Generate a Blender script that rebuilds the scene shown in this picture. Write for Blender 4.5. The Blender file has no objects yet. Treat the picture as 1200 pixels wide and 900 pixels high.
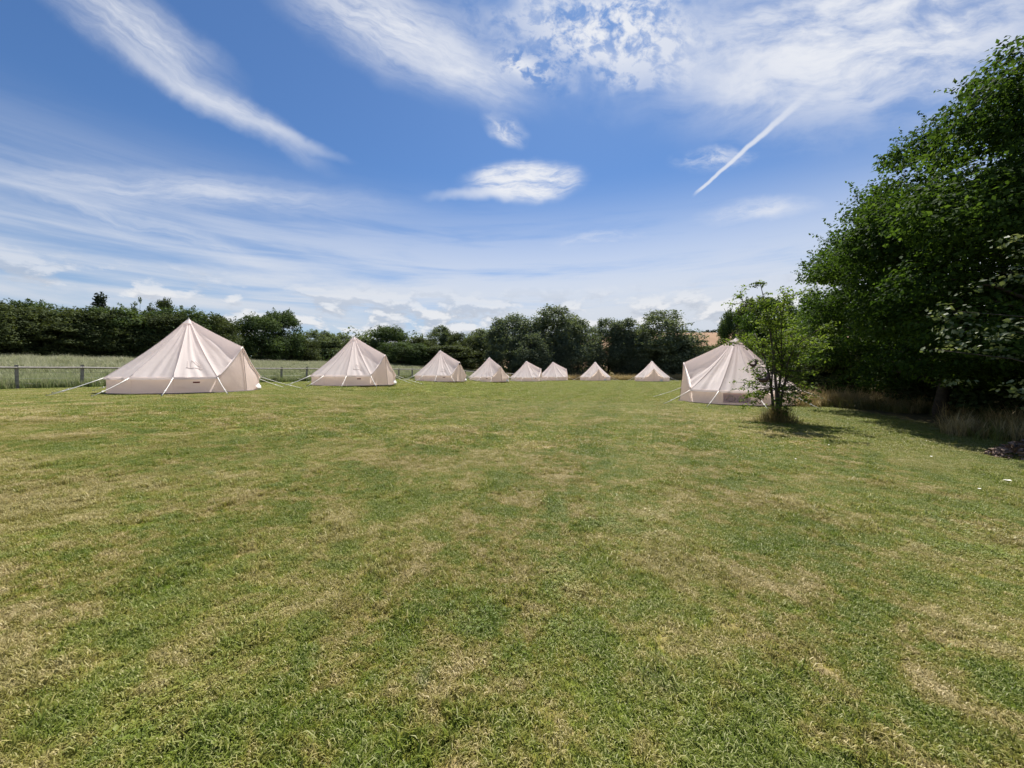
import bpy, math, random
import numpy as np
from mathutils import Vector, Matrix

sc = bpy.context.scene
COL = sc.collection
R_ = math.radians
# ------------------------------------------------------------------ camera, light, sky
F = 452.0          # focal length in photo pixels (1200 px wide), level camera
EYE = 1.5
HZ = 435.0
cam_d = bpy.data.cameras.new("camera")
cam = bpy.data.objects.new("camera", cam_d)
COL.objects.link(cam)
sc.camera = cam
cam_d.sensor_width = 36.0
cam_d.lens = 36.0 * F / 1200.0
cam_d.shift_y = (HZ - 450.0) / 1200.0
cam_d.clip_start = 0.05
cam_d.clip_end = 5000
cam.location = (0, 0, EYE)
cam.rotation_euler = (R_(90), 0, 0)

SUN_AZ, SUN_EL = 15.0, 56.0       # azimuth clockwise from +Y (straight ahead)
sun_d = bpy.data.lights.new("sun", 'SUN')
sun_d.energy = 4.6
sun_d.angle = R_(0.55)
sun_d.color = (1.0, 0.95, 0.87)
sun = bpy.data.objects.new("sun", sun_d)
COL.objects.link(sun)
sdir = Vector((math.sin(R_(SUN_AZ)) * math.cos(R_(SUN_EL)), math.cos(R_(SUN_AZ)) * math.cos(R_(SUN_EL)), math.sin(R_(SUN_EL))))
sun.rotation_euler = sdir.to_track_quat('Z', 'Y').to_euler()
sun.location = sdir * 80

sc.view_settings.view_transform = 'Standard'
sc.view_settings.look = 'None'
sc.view_settings.exposure = 1.08
sc.view_settings.gamma = 1.0
sc.view_settings.use_curve_mapping = False
sc.cycles.max_bounces = 6
sc.cycles.diffuse_bounces = 3
sc.cycles.transmission_bounces = 4
sc.cycles.transparent_max_bounces = 8


class NT:
    """small helper for building node trees"""
    def __init__(self, tree):
        self.t = tree
        self.n = tree.nodes
        self.l = tree.links

    def new(self, typ, **kw):
        nd = self.n.new(typ)
        for k, v in kw.items():
            setattr(nd, k, v)
        return nd

    def put(self, sock, v):
        if hasattr(v, 'is_linked') or isinstance(v, bpy.types.NodeSocket):
            self.l.new(v, sock)
        else:
            sock.default_value = v

    def m(self, op, a, b=None, c=None, clamp=False):
        nd = self.n.new('ShaderNodeMath')
        nd.operation = op
        nd.use_clamp = clamp
        self.put(nd.inputs[0], a)
        if b is not None:
            self.put(nd.inputs[1], b)
        if c is not None:
            self.put(nd.inputs[2], c)
        return nd.outputs[0]

    def ss(self, x, lo, hi, a=0.0, b=1.0):
        nd = self.n.new('ShaderNodeMapRange')
        nd.interpolation_type = 'SMOOTHSTEP'
        self.put(nd.inputs[0], x)
        nd.inputs[1].default_value = lo
        nd.inputs[2].default_value = hi
        nd.inputs[3].default_value = a
        nd.inputs[4].default_value = b
        return nd.outputs[0]

    def comb(self, x, y, z=0.0):
        nd = self.n.new('ShaderNodeCombineXYZ')
        self.put(nd.inputs[0], x)
        self.put(nd.inputs[1], y)
        self.put(nd.inputs[2], z)
        return nd.outputs[0]

    def noise(self, vec, scale, detail=4.0, rough=0.55, dist=0.0, color=False):
        nd = self.n.new('ShaderNodeTexNoise')
        self.put(nd.inputs['Vector'], vec)
        nd.inputs['Scale'].default_value = scale
        nd.inputs['Detail'].default_value = detail
        nd.inputs['Roughness'].default_value = rough
        nd.inputs['Distortion'].default_value = dist
        return nd.outputs['Color' if color else 'Fac']

    def mix(self, fac, a, b):
        nd = self.n.new('ShaderNodeMix')
        nd.data_type = 'RGBA'
        self.put(nd.inputs[0], fac)
        self.put(nd.inputs[6], a)
        self.put(nd.inputs[7], b)
        return nd.outputs[2]

    def ramp(self, fac, stops, interp='LINEAR'):
        nd = self.n.new('ShaderNodeValToRGB')
        nd.color_ramp.interpolation = interp
        els = nd.color_ramp.elements
        while len(els) < len(stops):
            els.new(0.5)
        for e, (p, c) in zip(els, stops):
            e.position = p
            e.color = c if len(c) == 4 else (*c, 1)
        self.put(nd.inputs[0], fac)
        return nd.outputs[0]

    def vmul(self, vec, v3):
        nd = self.n.new('ShaderNodeVectorMath')
        nd.operation = 'MULTIPLY'
        self.put(nd.inputs[0], vec)
        nd.inputs[1].default_value = v3
        return nd.outputs[0]


def build_world():
    w = bpy.data.worlds.new("World")
    sc.world = w
    w.use_nodes = True
    N = NT(w.node_tree)
    N.n.clear()
    out = N.new('ShaderNodeOutputWorld')
    bg = N.new('ShaderNodeBackground')
    sky = N.new('ShaderNodeTexSky')
    sky.sky_type = 'NISHITA'
    sky.sun_disc = False
    sky.sun_elevation = R_(SUN_EL)
    sky.sun_rotation = R_(SUN_AZ)
    sky.altitude = 200
    sky.air_density = 1.15
    sky.dust_density = 0.4
    sky.ozone_density = 2.6
    STR = 0.05
    tc = N.new('ShaderNodeTexCoord')
    sep = N.new('ShaderNodeSeparateXYZ')
    N.l.new(tc.outputs['Generated'], sep.inputs[0])
    x, y, z = sep.outputs
    front = N.ss(y, 0.05, 0.2)
    ys = N.m('MAXIMUM', y, 0.05)
    u0 = N.m('DIVIDE', x, ys)                 # tangent of bearing from straight ahead
    v0 = N.m('DIVIDE', z, ys)                 # tangent of height
    zs = N.m('MAXIMUM', z, 0.03)
    px = N.m('DIVIDE', x, zs)                 # point on a flat cloud deck
    py = N.m('DIVIDE', y, zs)
    deck = N.comb(px, py)
    el = N.m('ARCSINE', z)
    # domain warp so that outlines are ragged
    uv0 = N.comb(u0, v0)
    wn = N.noise(uv0, 5.0, 4.0, 0.6, color=True)
    ws = N.new('ShaderNodeSeparateColor')
    N.l.new(wn, ws.inputs[0])
    u = N.m('MULTIPLY_ADD', N.m('SUBTRACT', ws.outputs[0], 0.5), 0.10, u0)
    v = N.m('MULTIPLY_ADD', N.m('SUBTRACT', ws.outputs[1], 0.5), 0.07, v0)

    def rot(cx, cy, ang, uu, vv):
        """pixel centre and picture angle (degrees, clockwise) -> along, across in px"""
        cu, cv = (cx - 600) / F, (HZ - cy) / F
        ca, sa = math.cos(R_(-ang)), math.sin(R_(-ang))
        du = N.m('SUBTRACT', uu, cu)
        dv = N.m('SUBTRACT', vv, cv)
        a = N.m('MULTIPLY_ADD', du, ca, N.m('MULTIPLY', dv, sa))
        b = N.m('MULTIPLY_ADD', du, -sa, N.m('MULTIPLY', dv, ca))
        return N.m('MULTIPLY', a, F), N.m('MULTIPLY', b, F)

    def blob(cx, cy, ln, wd, ang, uu=u, vv=v, hard=0.0):
        a, b = rot(cx, cy, ang, uu, vv)
        r = N.m('SQRT', N.m('ADD', N.m('POWER', N.m('DIVIDE', a, ln), 2.0), N.m('POWER', N.m('DIVIDE', b, wd), 2.0)))
        return N.ss(r, hard, 1.0, 1.0, 0.0), a, b

    def streaks(a, b, sx, sy, seed, detail=9.0, rough=0.66):
        return N.noise(N.comb(N.m('MULTIPLY', a, sx), N.m('MULTIPLY', b, sy), seed), 1.0, detail, rough, 0.3)

    dens = []
    # long cirrus plume upper left
    m1, a, b = blob(150, 28, 190, 52, 34)
    st = streaks(a, b, .006, .045, 1.0)
    dens.append(N.m('MULTIPLY', m1, N.ss(st, .25, .75, .25, .95)))
    m1, a, b = blob(262, 122, 170, 24, 31)
    dens.append(N.m('MULTIPLY', m1, N.ss(streaks(a, b, .006, .06, 2.0), .2, .7, .35, .85)))
    m1, a, b = blob(345, 163, 80, 11, 20)
    dens.append(N.m('MULTIPLY', m1, .4))
    # second cirrus plume top centre
    m1, a, b = blob(455, 28, 210, 72, 27)
    dens.append(N.m('MULTIPLY', m1, N.ss(streaks(a, b, .010, .05, 3.0), .22, .66, .25, .95)))
    m1, a, b = blob(545, 82, 125, 40, 28)
    dens.append(N.m('MULTIPLY', m1, N.ss(streaks(a, b, .012, .05, 4.0), .25, .7, .25, .85)))
    m1, a, b = blob(592, 150, 40, 19, 30)
    dens.append(N.m('MULTIPLY', m1, N.ss(streaks(a, b, .03, .07, 5.0), .3, .7, .1, 1.0)))
    # flocky altocumulus
    m1, a, b = blob(715, 30, 220, 125, 10)
    cells = N.noise(N.comb(u, v, 3.0), 22.0, 6.0, 0.62, 0.1)
    veil = N.noise(N.comb(u, v, 8.0), 6.0, 4.0, 0.55, 0.2)
    dens.append(N.m('MULTIPLY', m1, N.m('ADD', N.m('MULTIPLY', N.ss(cells, .36, .62, 0.0, 1.0), N.ss(N.noise(N.comb(u, v, 12.0), 5.0, 3.0, .55, .4), .36, .60)), N.ss(veil, .40, .70, .0, .45), clamp=True)))
    m1, a, b = blob(612, 82, 50, 26, 20)
    dens.append(N.m('MULTIPLY', m1, N.ss(cells, .42, .58, 0, .9)))
    # wide thin veil upper right
    m1, a, b = blob(1020, 40, 350, 150, -10, hard=0.2)
    st = streaks(a, b, .008, .022, 6.0, 6.0, .62)
    dens.append(N.m('MULTIPLY', m1, N.ss(st, .30, .64, .22, .97)))
    m1, a, b = blob(885, 95, 110, 45, 8)
    dens.append(N.m('MULTIPLY', m1, N.ss(streaks(a, b, .02, .03, 16.0, 6.0, .62), .3, .7, .15, .7)))
    # bright lens-shaped cloud
    m1, a, b = blob(615, 212, 92, 34, -4)
    dens.append(N.m('MULTIPLY', N.ss(m1, 0.0, .6), N.ss(streaks(a, b, .014, .06, 7.0), .3, .6, .15, 1.0)))
    m1, a, b = blob(565, 230, 80, 11, 3)
    dens.append(N.m('MULTIPLY', m1, .6))
    # puff at the vapour trail, and the trail
    m1, a, b = blob(838, 187, 62, 20, -4)
    dens.append(N.m('MULTIPLY', m1, N.ss(streaks(a, b, .03, .06, 9.0), .35, .7, .05, .75)))
    aa, bb = rot(936, 120, -41.5, u0, v0)
    tw = N.noise(N.comb(N.m('MULTIPLY', aa, .03), 0.0, 0.0), 1.0, 3.0)
    wid = N.m('MULTIPLY_ADD', N.ss(aa, -165, 150), 7.0, 2.6)
    off = N.m('MULTIPLY', N.m('SUBTRACT', tw, .5), 5.0)
    rr = N.m('DIVIDE', N.m('ABSOLUTE', N.m('SUBTRACT', bb, off)), wid)
    prof = N.ss(rr, .25, 1.0, 1.0, 0.0)
    prof = N.m('MULTIPLY', prof, N.m('MULTIPLY', N.ss(aa, -168, -150), N.ss(aa, -60, 30, 1.0, .22)))
    prof = N.m('MULTIPLY', prof, N.ss(aa, 200, 330, 1.0, 0.0))
    dens.append(N.m('MULTIPLY', prof, .75))
    # streaky bands, middle left
    m1, a, b = blob(215, 222, 330, 30, 4)
    dens.append(N.m('MULTIPLY', m1, N.ss(streaks(a, b, .006, .05, 10.0), .25, .7, .1, .7)))
    m1, a, b = blob(160, 262, 260, 22, 17)
    dens.append(N.m('MULTIPLY', m1, N.ss(streaks(a, b, .006, .05, 11.0), .3, .7, .0, .55)))
    m1, a, b = blob(890, 248, 90, 18, -8)
    dens.append(N.m('MULTIPLY', m1, N.ss(streaks(a, b, .014, .07, 12.0), .25, .65, .1, .8)))
    m1, a, b = blob(700, 278, 70, 14, -6)
    dens.append(N.m('MULTIPLY', m1, N.ss(streaks(a, b, .014, .07, 13.0), .35, .65, 0, .5)))
    tot = None
    for d in dens:
        inv = N.m('SUBTRACT', 1.0, d, clamp=True)
        tot = inv if tot is None else N.m('MULTIPLY', tot, inv)
    feat = N.m('MULTIPLY', N.m('SUBTRACT', 1.0, tot), front)
    # cirrus elsewhere over the rest of the dome
    cir = N.noise(N.vmul(deck, (1.0, .45, 1.0)), 1.3, 5.0, .6, .6)
    gen = N.m('MULTIPLY', N.ss(cir, .52, .78, 0, .6), N.m('SUBTRACT', 1.0, front))
    # milky layer low down, streaked level with the horizon, all round the dome
    az = N.m('ARCTAN2', x, y)
    lay = N.noise(N.comb(N.m('MULTIPLY', az, 2.2), N.m('MULTIPLY', el, 22.0), 4.0), 1.0, 6.0, .6, .35)
    low = N.ss(el, R_(7.0), R_(27.0), 1.0, 0.0)
    lowp = N.m('MULTIPLY', low, N.ss(N.m('ADD', lay, N.m('MULTIPLY', N.ss(az, -1.0, .6), .20)), .30, .70, .26, 1.0), clamp=True)
    lowp = N.m('MULTIPLY', lowp, .96)
    cov = N.m('SUBTRACT', 1.0, N.m('MULTIPLY', N.m('SUBTRACT', 1.0, feat), N.m('MULTIPLY', N.m('SUBTRACT', 1.0, gen), N.m('SUBTRACT', 1.0, lowp))))
    # heaped clouds along the horizon: lit tops, grey flat bases
    def cum(dv, seed, sx, sy):
        e2 = N.m('ADD', el, dv)
        n = N.noise(N.comb(N.m('MULTIPLY', az, sx), N.m('MULTIPLY', e2, sy), seed), 1.0, 6.0, .58, .15)
        return n
    c1 = cum(0.0, 2.3, 10.0, 20.0)
    c2 = cum(0.016, 2.3, 10.0, 20.0)
    band = N.m('MULTIPLY', N.ss(el, R_(1.0), R_(4.5)), N.ss(el, R_(7.5), R_(13.0), 1.0, 0.0))
    cmask = N.m('MULTIPLY', N.ss(c1, .45, .56), band)
    cshade = N.ss(N.m('SUBTRACT', c1, c2), -.05, .07)
    ccol = N.mix(cshade, (4.9, 5.3, 6.1, 1), (8.2, 8.2, 8.3, 1))
    # sky seen through
    white = N.mix(N.ss(el, R_(2), R_(22)), (6.1, 6.5, 7.2, 1), (7.9, 8.1, 8.6, 1))
    gain = N.new('ShaderNodeMix', data_type='RGBA', blend_type='MULTIPLY')
    gain.inputs[0].default_value = 1.0
    N.l.new(sky.outputs[0], gain.inputs[6])
    gain.inputs[7].default_value = (0.51, 0.72, 0.97, 1)
    col = N.mix(cov, gain.outputs[2], white)
    col = N.mix(N.m('MULTIPLY', cmask, .8), col, ccol)
    # ground half of the dome is hidden by the terrain
    N.l.new(col, bg.inputs[0])
    bg.inputs[1].default_value = STR
    N.l.new(bg.outputs[0], out.inputs[0])


build_world()

# ------------------------------------------------------------------ helpers
def tag(o, label=None, cat=None, group=None, kind=None):
    if label: o['label'] = label
    if cat: o['category'] = cat
    if group: o['group'] = group
    if kind: o['kind'] = kind
    return o


def empty(name, loc, rz=0.0):
    o = bpy.data.objects.new(name, None)
    o.empty_display_size = 0.3
    COL.objects.link(o)
    o.location = loc
    o.rotation_euler = (0, 0, rz)
    return o


def mesh_np(name, verts, faces, mat=None, smooth=False, attrs=None):
    """verts (N,3) array; faces: (M,k) array or list of lists"""
    me = bpy.data.meshes.new(name)
    verts = np.asarray(verts, dtype=np.float32)
    if isinstance(faces, np.ndarray):
        k = faces.shape[1]
        me.vertices.add(len(verts))
        me.vertices.foreach_set('co', verts.ravel())
        me.loops.add(faces.size)
        me.loops.foreach_set('vertex_index', faces.astype(np.int32).ravel())
        me.polygons.add(len(faces))
        me.polygons.foreach_set('loop_start', np.arange(0, faces.size, k, dtype=np.int32))
        me.update(calc_edges=True)
    else:
        me.from_pydata([tuple(map(float, v)) for v in verts], [], [list(map(int, f)) for f in faces])
        me.update()
    if attrs:
        for an, arr in attrs.items():
            at = me.attributes.new(an, 'FLOAT', 'POINT')
            at.data.foreach_set('value', np.asarray(arr, dtype=np.float32))
    if smooth:
        me.polygons.foreach_set('use_smooth', np.ones(len(me.polygons), dtype=bool))
    if mat:
        me.materials.append(mat)
    return me


def obj(name, me, parent=None, loc=None):
    o = bpy.data.objects.new(name, me)
    COL.objects.link(o)
    if parent: o.parent = parent
    if loc is not None: o.location = loc
    return o


class MB:
    """collects simple solids into one mesh"""
    def __init__(self):
        self.v, self.f = [], []

    def box(self, c, s, rz=0.0):
        b = len(self.v)
        cx, cy, cz = c
        hx, hy, hz = s[0] / 2, s[1] / 2, s[2] / 2
        ca, sa = math.cos(rz), math.sin(rz)
        for dx, dy, dz in ((-1, -1, -1), (1, -1, -1), (1, 1, -1), (-1, 1, -1), (-1, -1, 1), (1, -1, 1), (1, 1, 1), (-1, 1, 1)):
            X, Y = dx * hx, dy * hy
            self.v.append((cx + X * ca - Y * sa, cy + X * sa + Y * ca, cz + dz * hz))
        for q in ((0, 3, 2, 1), (4, 5, 6, 7), (0, 1, 5, 4), (1, 2, 6, 5), (2, 3, 7, 6), (3, 0, 4, 7)):
            self.f.append([b + i for i in q])

    def tube(self, pts, rad, n=6, cap=True):
        pts = [Vector(p) for p in pts]
        if not hasattr(rad, '__len__'):
            rad = [rad] * len(pts)
        b = len(self.v)
        prev = None
        for i, p in enumerate(pts):
            t = (pts[min(i + 1, len(pts) - 1)] - pts[max(i - 1, 0)])
            if t.length < 1e-9: t = Vector((0, 0, 1))
            t.normalize()
            if prev is None:
                a = Vector((1, 0, 0)) if abs(t.x) < .8 else Vector((0, 1, 0))
                prev = (a - t * a.dot(t)).normalized()
            else:
                prev = (prev - t * prev.dot(t))
                prev = prev.normalized() if prev.length > 1e-6 else Vector((1, 0, 0))
            c = t.cross(prev)
            for k in range(n):
                an = 2 * math.pi * k / n
                self.v.append(tuple(p + (prev * math.cos(an) + c * math.sin(an)) * rad[i]))
        for i in range(len(pts) - 1):
            for k in range(n):
                k2 = (k + 1) % n
                self.f.append([b + i * n + k, b + i * n + k2, b + (i + 1) * n + k2, b + (i + 1) * n + k])
        if cap:
            self.f.append([b + k for k in range(n)][::-1])
            e = b + (len(pts) - 1) * n
            self.f.append([e + k for k in range(n)])

    def grid(self, fn, ns, nt):
        b = len(self.v)
        for j in range(nt + 1):
            for i in range(ns + 1):
                self.v.append(tuple(fn(i / ns, j / nt)))
        for j in range(nt):
            for i in range(ns):
                a = b + j * (ns + 1) + i
                self.f.append([a, a + 1, a + ns + 2, a + ns + 1])

    def mesh(self, name, mat, smooth=False):
        return mesh_np(name, np.array(self.v), self.f, mat, smooth)


def S(t):
    t = np.clip(t, 0, 1)
    return t * t * (3 - 2 * t)


def fence_d(x, y):
    """signed distance past the fence line y = 66 + 2x (positive in the meadow)"""
    return (y - 66 - 2 * x) / math.sqrt(5)


def gz(x, y):
    """ground height"""
    x = np.asarray(x, dtype=np.float64)
    y = np.asarray(y, dtype=np.float64)
    g = 0.65 * S((2.0 - x) / 13.0)
    d = fence_d(x, y)
    near = S((130.0 - y) / 60.0)
    g = g + 2.0 * S(d / 27.0) * near
    g = g + 0.012 * np.sin(x * .9 + .4 * y) * np.cos(y * .7) * S((y - 1) / 6)
    return g


def G(x, y):
    return float(gz(x, y))


# ------------------------------------------------------------------ materials
def new_mat(name):
    m = bpy.data.materials.new(name)
    m.use_nodes = True
    N = NT(m.node_tree)
    N.n.clear()
    out = N.new('ShaderNodeOutputMaterial')
    return m, N, out


def principled(N, out, col, rough=.7, bump=None, bstr=.3, bdist=.02, spec=.3):
    p = N.new('ShaderNodeBsdfPrincipled')
    N.put(p.inputs['Base Color'], col)
    N.put(p.inputs['Roughness'], rough)
    p.inputs['Specular IOR Level'].default_value = spec
    if bump is not None:
        bn = N.new('ShaderNodeBump')
        bn.inputs['Strength'].default_value = bstr
        bn.inputs['Distance'].default_value = bdist
        N.put(bn.inputs['Height'], bump)
        N.l.new(bn.outputs[0], p.inputs['Normal'])
    N.l.new(p.outputs[0], out.inputs[0])
    return p


def translucent(N, out, p, col, fac):
    tr = N.new('ShaderNodeBsdfTranslucent')
    N.put(tr.inputs[0], col)
    mx = N.new('ShaderNodeMixShader')
    mx.inputs[0].default_value = fac
    N.l.new(p.outputs[0], mx.inputs[1])
    N.l.new(tr.outputs[0], mx.inputs[2])
    N.l.new(mx.outputs[0], out.inputs[0])


def simple(name, c1, c2=None, rough=.7, scale=6.0, bump=True, trans=0.0, tcol=None, bstr=.3, spec=.3):
    m, N, out = new_mat(name)
    tc = N.new('ShaderNodeTexCoord')
    n = N.noise(tc.outputs['Object'], scale, 5.0, .6)
    c2 = c2 or tuple(c * .75 for c in c1)
    col = N.ramp(n, [(.3, c2), (.7, c1)])
    p = principled(N, out, col, rough, n if bump else None, bstr, spec=spec)
    if trans:
        translucent(N, out, p, (*(tcol or c1), 1), trans)
    return m


def lawn_color(N, pos):
    """patchy summer lawn: returns colour socket and straw amount, from world position"""
    big = N.noise(pos, .23, 3.0, .5, .4)
    mid = N.noise(pos, 1.05, 5.0, .62, .5)
    fine = N.noise(pos, 3.6, 5.0, .65, .3)
    tiny = N.noise(pos, 16.0, 3.0, .6)
    s = N.m('ADD', N.m('MULTIPLY', big, .35), N.m('ADD', N.m('MULTIPLY', mid, .75), N.m('MULTIPLY', fine, .75)))
    s = N.m('ADD', s, N.m('MULTIPLY', N.m('SUBTRACT', tiny, .5), .40))
    col = N.ramp(N.ss(s, .71, 1.15), [(0.0, (.085, .145, .013)), (.24, (.135, .18, .021)), (.44, (.195, .205, .034)),
                                     (.60, (.265, .23, .065)), (.78, (.345, .28, .13)), (1.0, (.50, .405, .25))])
    # far away the sward reads greener
    sp = N.new('ShaderNodeSeparateXYZ')
    N.l.new(pos, sp.inputs[0])
    far = N.ss(sp.outputs[1], 7.0, 26.0)
    col = N.mix(N.m('MULTIPLY', far, .75), col, N.ramp(mid, [(.3, (.14, .19, .024)), (.62, (.225, .25, .05))]))
    # rusty moss patches and blueish clover patches
    rust = N.ss(N.noise(pos, 1.1, 5.0, .65, .3), .54, .68, 0, .65)
    col = N.mix(rust, col, (.20, .155, .045, 1))
    clo = N.ss(N.noise(N.vmul(pos, (1.0, 1.0, 0.0)), 1.7, 4.0, .6, .8), .62, .72, 0, .55)
    col = N.mix(clo, col, (.085, .14, .06, 1))
    th = N.ss(N.noise(pos, 4.5, 5.0, .7, .6), .58, .72, 0, .45)
    col = N.mix(th, col, (.38, .305, .17, 1))
    dk = N.ss(N.noise(N.vmul(pos, (1.0, 1.0, 0.0)), 4.2, 5.0, .7, .5), .60, .72, 0, .5)
    col = N.mix(dk, col, (.07, .105, .018, 1))
    # worn tracks across the field
    for (ax, ay, bx, by, w) in ((-5.5, 5.0, 9.0, 30.0, .35), (-3.9, 5.0, 10.8, 30.0, .35), (-16, 12.5, 6.0, 17.0, .4)):
        L = math.hypot(bx - ax, by - ay)
        nx, ny = -(by - ay) / L, (bx - ax) / L
        dd = N.m('MULTIPLY_ADD', sp.outputs[0], nx, N.m('MULTIPLY_ADD', sp.outputs[1], ny, -(ax * nx + ay * ny)))
        dd = N.m('ADD', dd, N.m('MULTIPLY', N.m('SUBTRACT', mid, .5), 1.2))
        k = N.m('MULTIPLY', N.ss(N.m('ABSOLUTE', dd), .08, w, .45, 0.0), N.ss(fine, .35, .6))
        col = N.mix(k, col, (.30, .25, .115, 1))
    # greener fringe and bare litter under the shelter-belt on the right
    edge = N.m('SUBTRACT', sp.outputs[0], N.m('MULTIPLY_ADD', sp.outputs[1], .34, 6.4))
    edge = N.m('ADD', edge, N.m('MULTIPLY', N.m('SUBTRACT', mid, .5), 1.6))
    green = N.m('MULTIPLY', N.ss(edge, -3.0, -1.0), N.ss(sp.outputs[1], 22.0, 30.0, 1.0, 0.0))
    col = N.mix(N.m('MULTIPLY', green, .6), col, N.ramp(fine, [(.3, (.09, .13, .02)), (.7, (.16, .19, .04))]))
    # broad mowing bands towards the far tents; sheen of leaning blades painted as lighter colour
    st = N.m('MULTIPLY_ADD', sp.outputs[0], .955, N.m('MULTIPLY_ADD', sp.outputs[1], -.296, N.m('MULTIPLY', mid, .9)))
    sw = N.ss(N.m('SINE', N.m('MULTIPLY', st, 2.7)), -.5, .5, 0.0, .16)
    col = N.mix(sw, col, (.34, .36, .10, 1))
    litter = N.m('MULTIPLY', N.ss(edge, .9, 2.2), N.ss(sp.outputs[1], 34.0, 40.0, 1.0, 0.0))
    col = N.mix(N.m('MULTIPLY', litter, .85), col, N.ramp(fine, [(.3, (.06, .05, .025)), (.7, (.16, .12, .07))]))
    return col, s, sp


def ground_material():
    m, N, out = new_mat("lawn_turf")
    geo = N.new('ShaderNodeNewGeometry')
    pos = geo.outputs['Position']
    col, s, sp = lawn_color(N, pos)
    # the sward is dark between the blades
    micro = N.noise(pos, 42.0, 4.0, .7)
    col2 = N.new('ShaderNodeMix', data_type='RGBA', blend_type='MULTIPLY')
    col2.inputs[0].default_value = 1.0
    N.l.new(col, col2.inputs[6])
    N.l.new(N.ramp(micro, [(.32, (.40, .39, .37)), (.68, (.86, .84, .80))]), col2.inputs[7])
    # meadow beyond the fence
    d = N.m('MULTIPLY', N.m('SUBTRACT', N.m('SUBTRACT', sp.outputs[1], 66.0), N.m('MULTIPLY', sp.outputs[0], 2.0)), 1 / math.sqrt(5))
    mead = N.ss(d, -.6, .4)
    mn = N.noise(pos, .6, 5.0, .6)
    mcol = N.ramp(mn, [(.3, (.12, .15, .05)), (.6, (.22, .23, .11)), (.75, (.30, .27, .15))])
    c = N.mix(mead, col2.outputs[2], mcol)
    rough_strip = N.ss(sp.outputs[1], 63.0, 66.0)
    c = N.mix(rough_strip, c, N.ramp(mn, [(.3, (.14, .15, .05)), (.6, (.25, .20, .11))]))
    bh = N.m('ADD', N.m('MULTIPLY', micro, .5), N.noise(pos, 7.0, 5.0, .7))
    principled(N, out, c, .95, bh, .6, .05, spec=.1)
    return m


def blade_material(name, mode):
    m, N, out = new_mat(name)
    geo = N.new('ShaderNodeNewGeometry')
    pos = geo.outputs['Position']
    at = N.new('ShaderNodeAttribute', attribute_name='tint')
    tint = at.outputs['Fac']
    if mode == 'lawn':
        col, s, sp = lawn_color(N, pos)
        g = N.ramp(tint, [(0.0, (.08, .105, .012)), (.35, (.14, .17, .022)), (.6, (.21, .24, .04)), (.74, (.28, .28, .085)),
                          (.80, (.42, .35, .17)), (1.0, (.66, .57, .37))])
        col = N.mix(.30, col, g)
        br = N.new('ShaderNodeMix', data_type='RGBA', blend_type='MULTIPLY')
        br.inputs[0].default_value = 1.0
        N.l.new(col, br.inputs[6])
        br.inputs[7].default_value = (1.12, 1.12, 1.02, 1)
        col = br.outputs[2]
        tr = .38
    elif mode == 'meadow':
        d = N.ss(pos_d(N, pos), 0.0, 16.0)
        n = N.noise(pos, .5, 4.0, .6)
        gcol = N.ramp(tint, [(0.0, (.08, .13, .03)), (.6, (.16, .22, .06)), (1.0, (.36, .36, .20))])
        pale = N.ramp(tint, [(0.0, (.15, .175, .08)), (.6, (.28, .30, .16)), (1.0, (.50, .48, .34))])
        col = N.mix(N.m('MULTIPLY', d, N.ss(n, .3, .6, .5, 1.0)), gcol, pale)
        tr = .3
    else:
        col = N.ramp(tint, [(0.0, (.10, .11, .03)), (.45, (.25, .195, .075)), (1.0, (.50, .39, .19))])
        tr = .25
    p = principled(N, out, col, .55, spec=.35)
    translucent(N, out, p, col, tr)
    return m


def pos_d(N, pos):
    sp = N.new('ShaderNodeSeparateXYZ')
    N.l.new(pos, sp.inputs[0])
    return N.m('MULTIPLY', N.m('SUBTRACT', N.m('SUBTRACT', sp.outputs[1], 66.0), N.m('MULTIPLY', sp.outputs[0], 2.0)), 1 / math.sqrt(5))


def leaf_material(name, dark, mid, light, tr=.35, rough=.8, spec=.10, tcol=None):
    m, N, out = new_mat(name)
    at = N.new('ShaderNodeAttribute', attribute_name='tint')
    oi = N.new('ShaderNodeObjectInfo')
    t = N.m('ADD', N.m('MULTIPLY', at.outputs['Fac'], .85), N.m('MULTIPLY', oi.outputs['Random'], .15))
    col = N.ramp(t, [(0.05, dark), (.5, mid), (.95, light)])
    p = principled(N, out, col, rough, spec=spec)
    tcl = N.new('ShaderNodeMix', data_type='RGBA', blend_type='MULTIPLY')
    tcl.inputs[0].default_value = 1.0
    N.l.new(col, tcl.inputs[6])
    tcl.inputs[7].default_value = (*(tcol or (1.5, 1.45, .6)), 1)
    translucent(N, out, p, tcl.outputs[2], tr)
    return m


MAT = {}
MAT['ground'] = ground_material()
MAT['blade'] = blade_material('grass_blade', 'lawn')
MAT['meadow'] = blade_material('meadow_blade', 'meadow')
MAT['dry'] = blade_material('dry_blade', 'dry')
MAT['bark'] = simple('bark', (.085, .07, .055), (.035, .028, .022), .9, 9.0)
MAT['bark_pale'] = simple('pale_bark', (.30, .27, .23), (.12, .10, .085), .9, 9.0)
MAT['leaf_hedge'] = leaf_material('hedge_leaf', (.026, .037, .017), (.058, .077, .032), (.115, .14, .055), .25)
MAT['leaf_round'] = leaf_material('round_leaf', (.025, .044, .021), (.060, .094, .037), (.125, .17, .062), .25)
MAT['leaf_willow'] = leaf_material('willow_leaf', (.045, .066, .034), (.098, .13, .066), (.18, .22, .13), .3)
MAT['leaf_silver'] = leaf_material('silver_leaf', (.042, .062, .042), (.092, .122, .080), (.18, .215, .15), .28)
MAT['leaf_conifer'] = leaf_material('conifer_leaf', (.012, .022, .014), (.026, .040, .022), (.05, .066, .032), .15)
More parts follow.
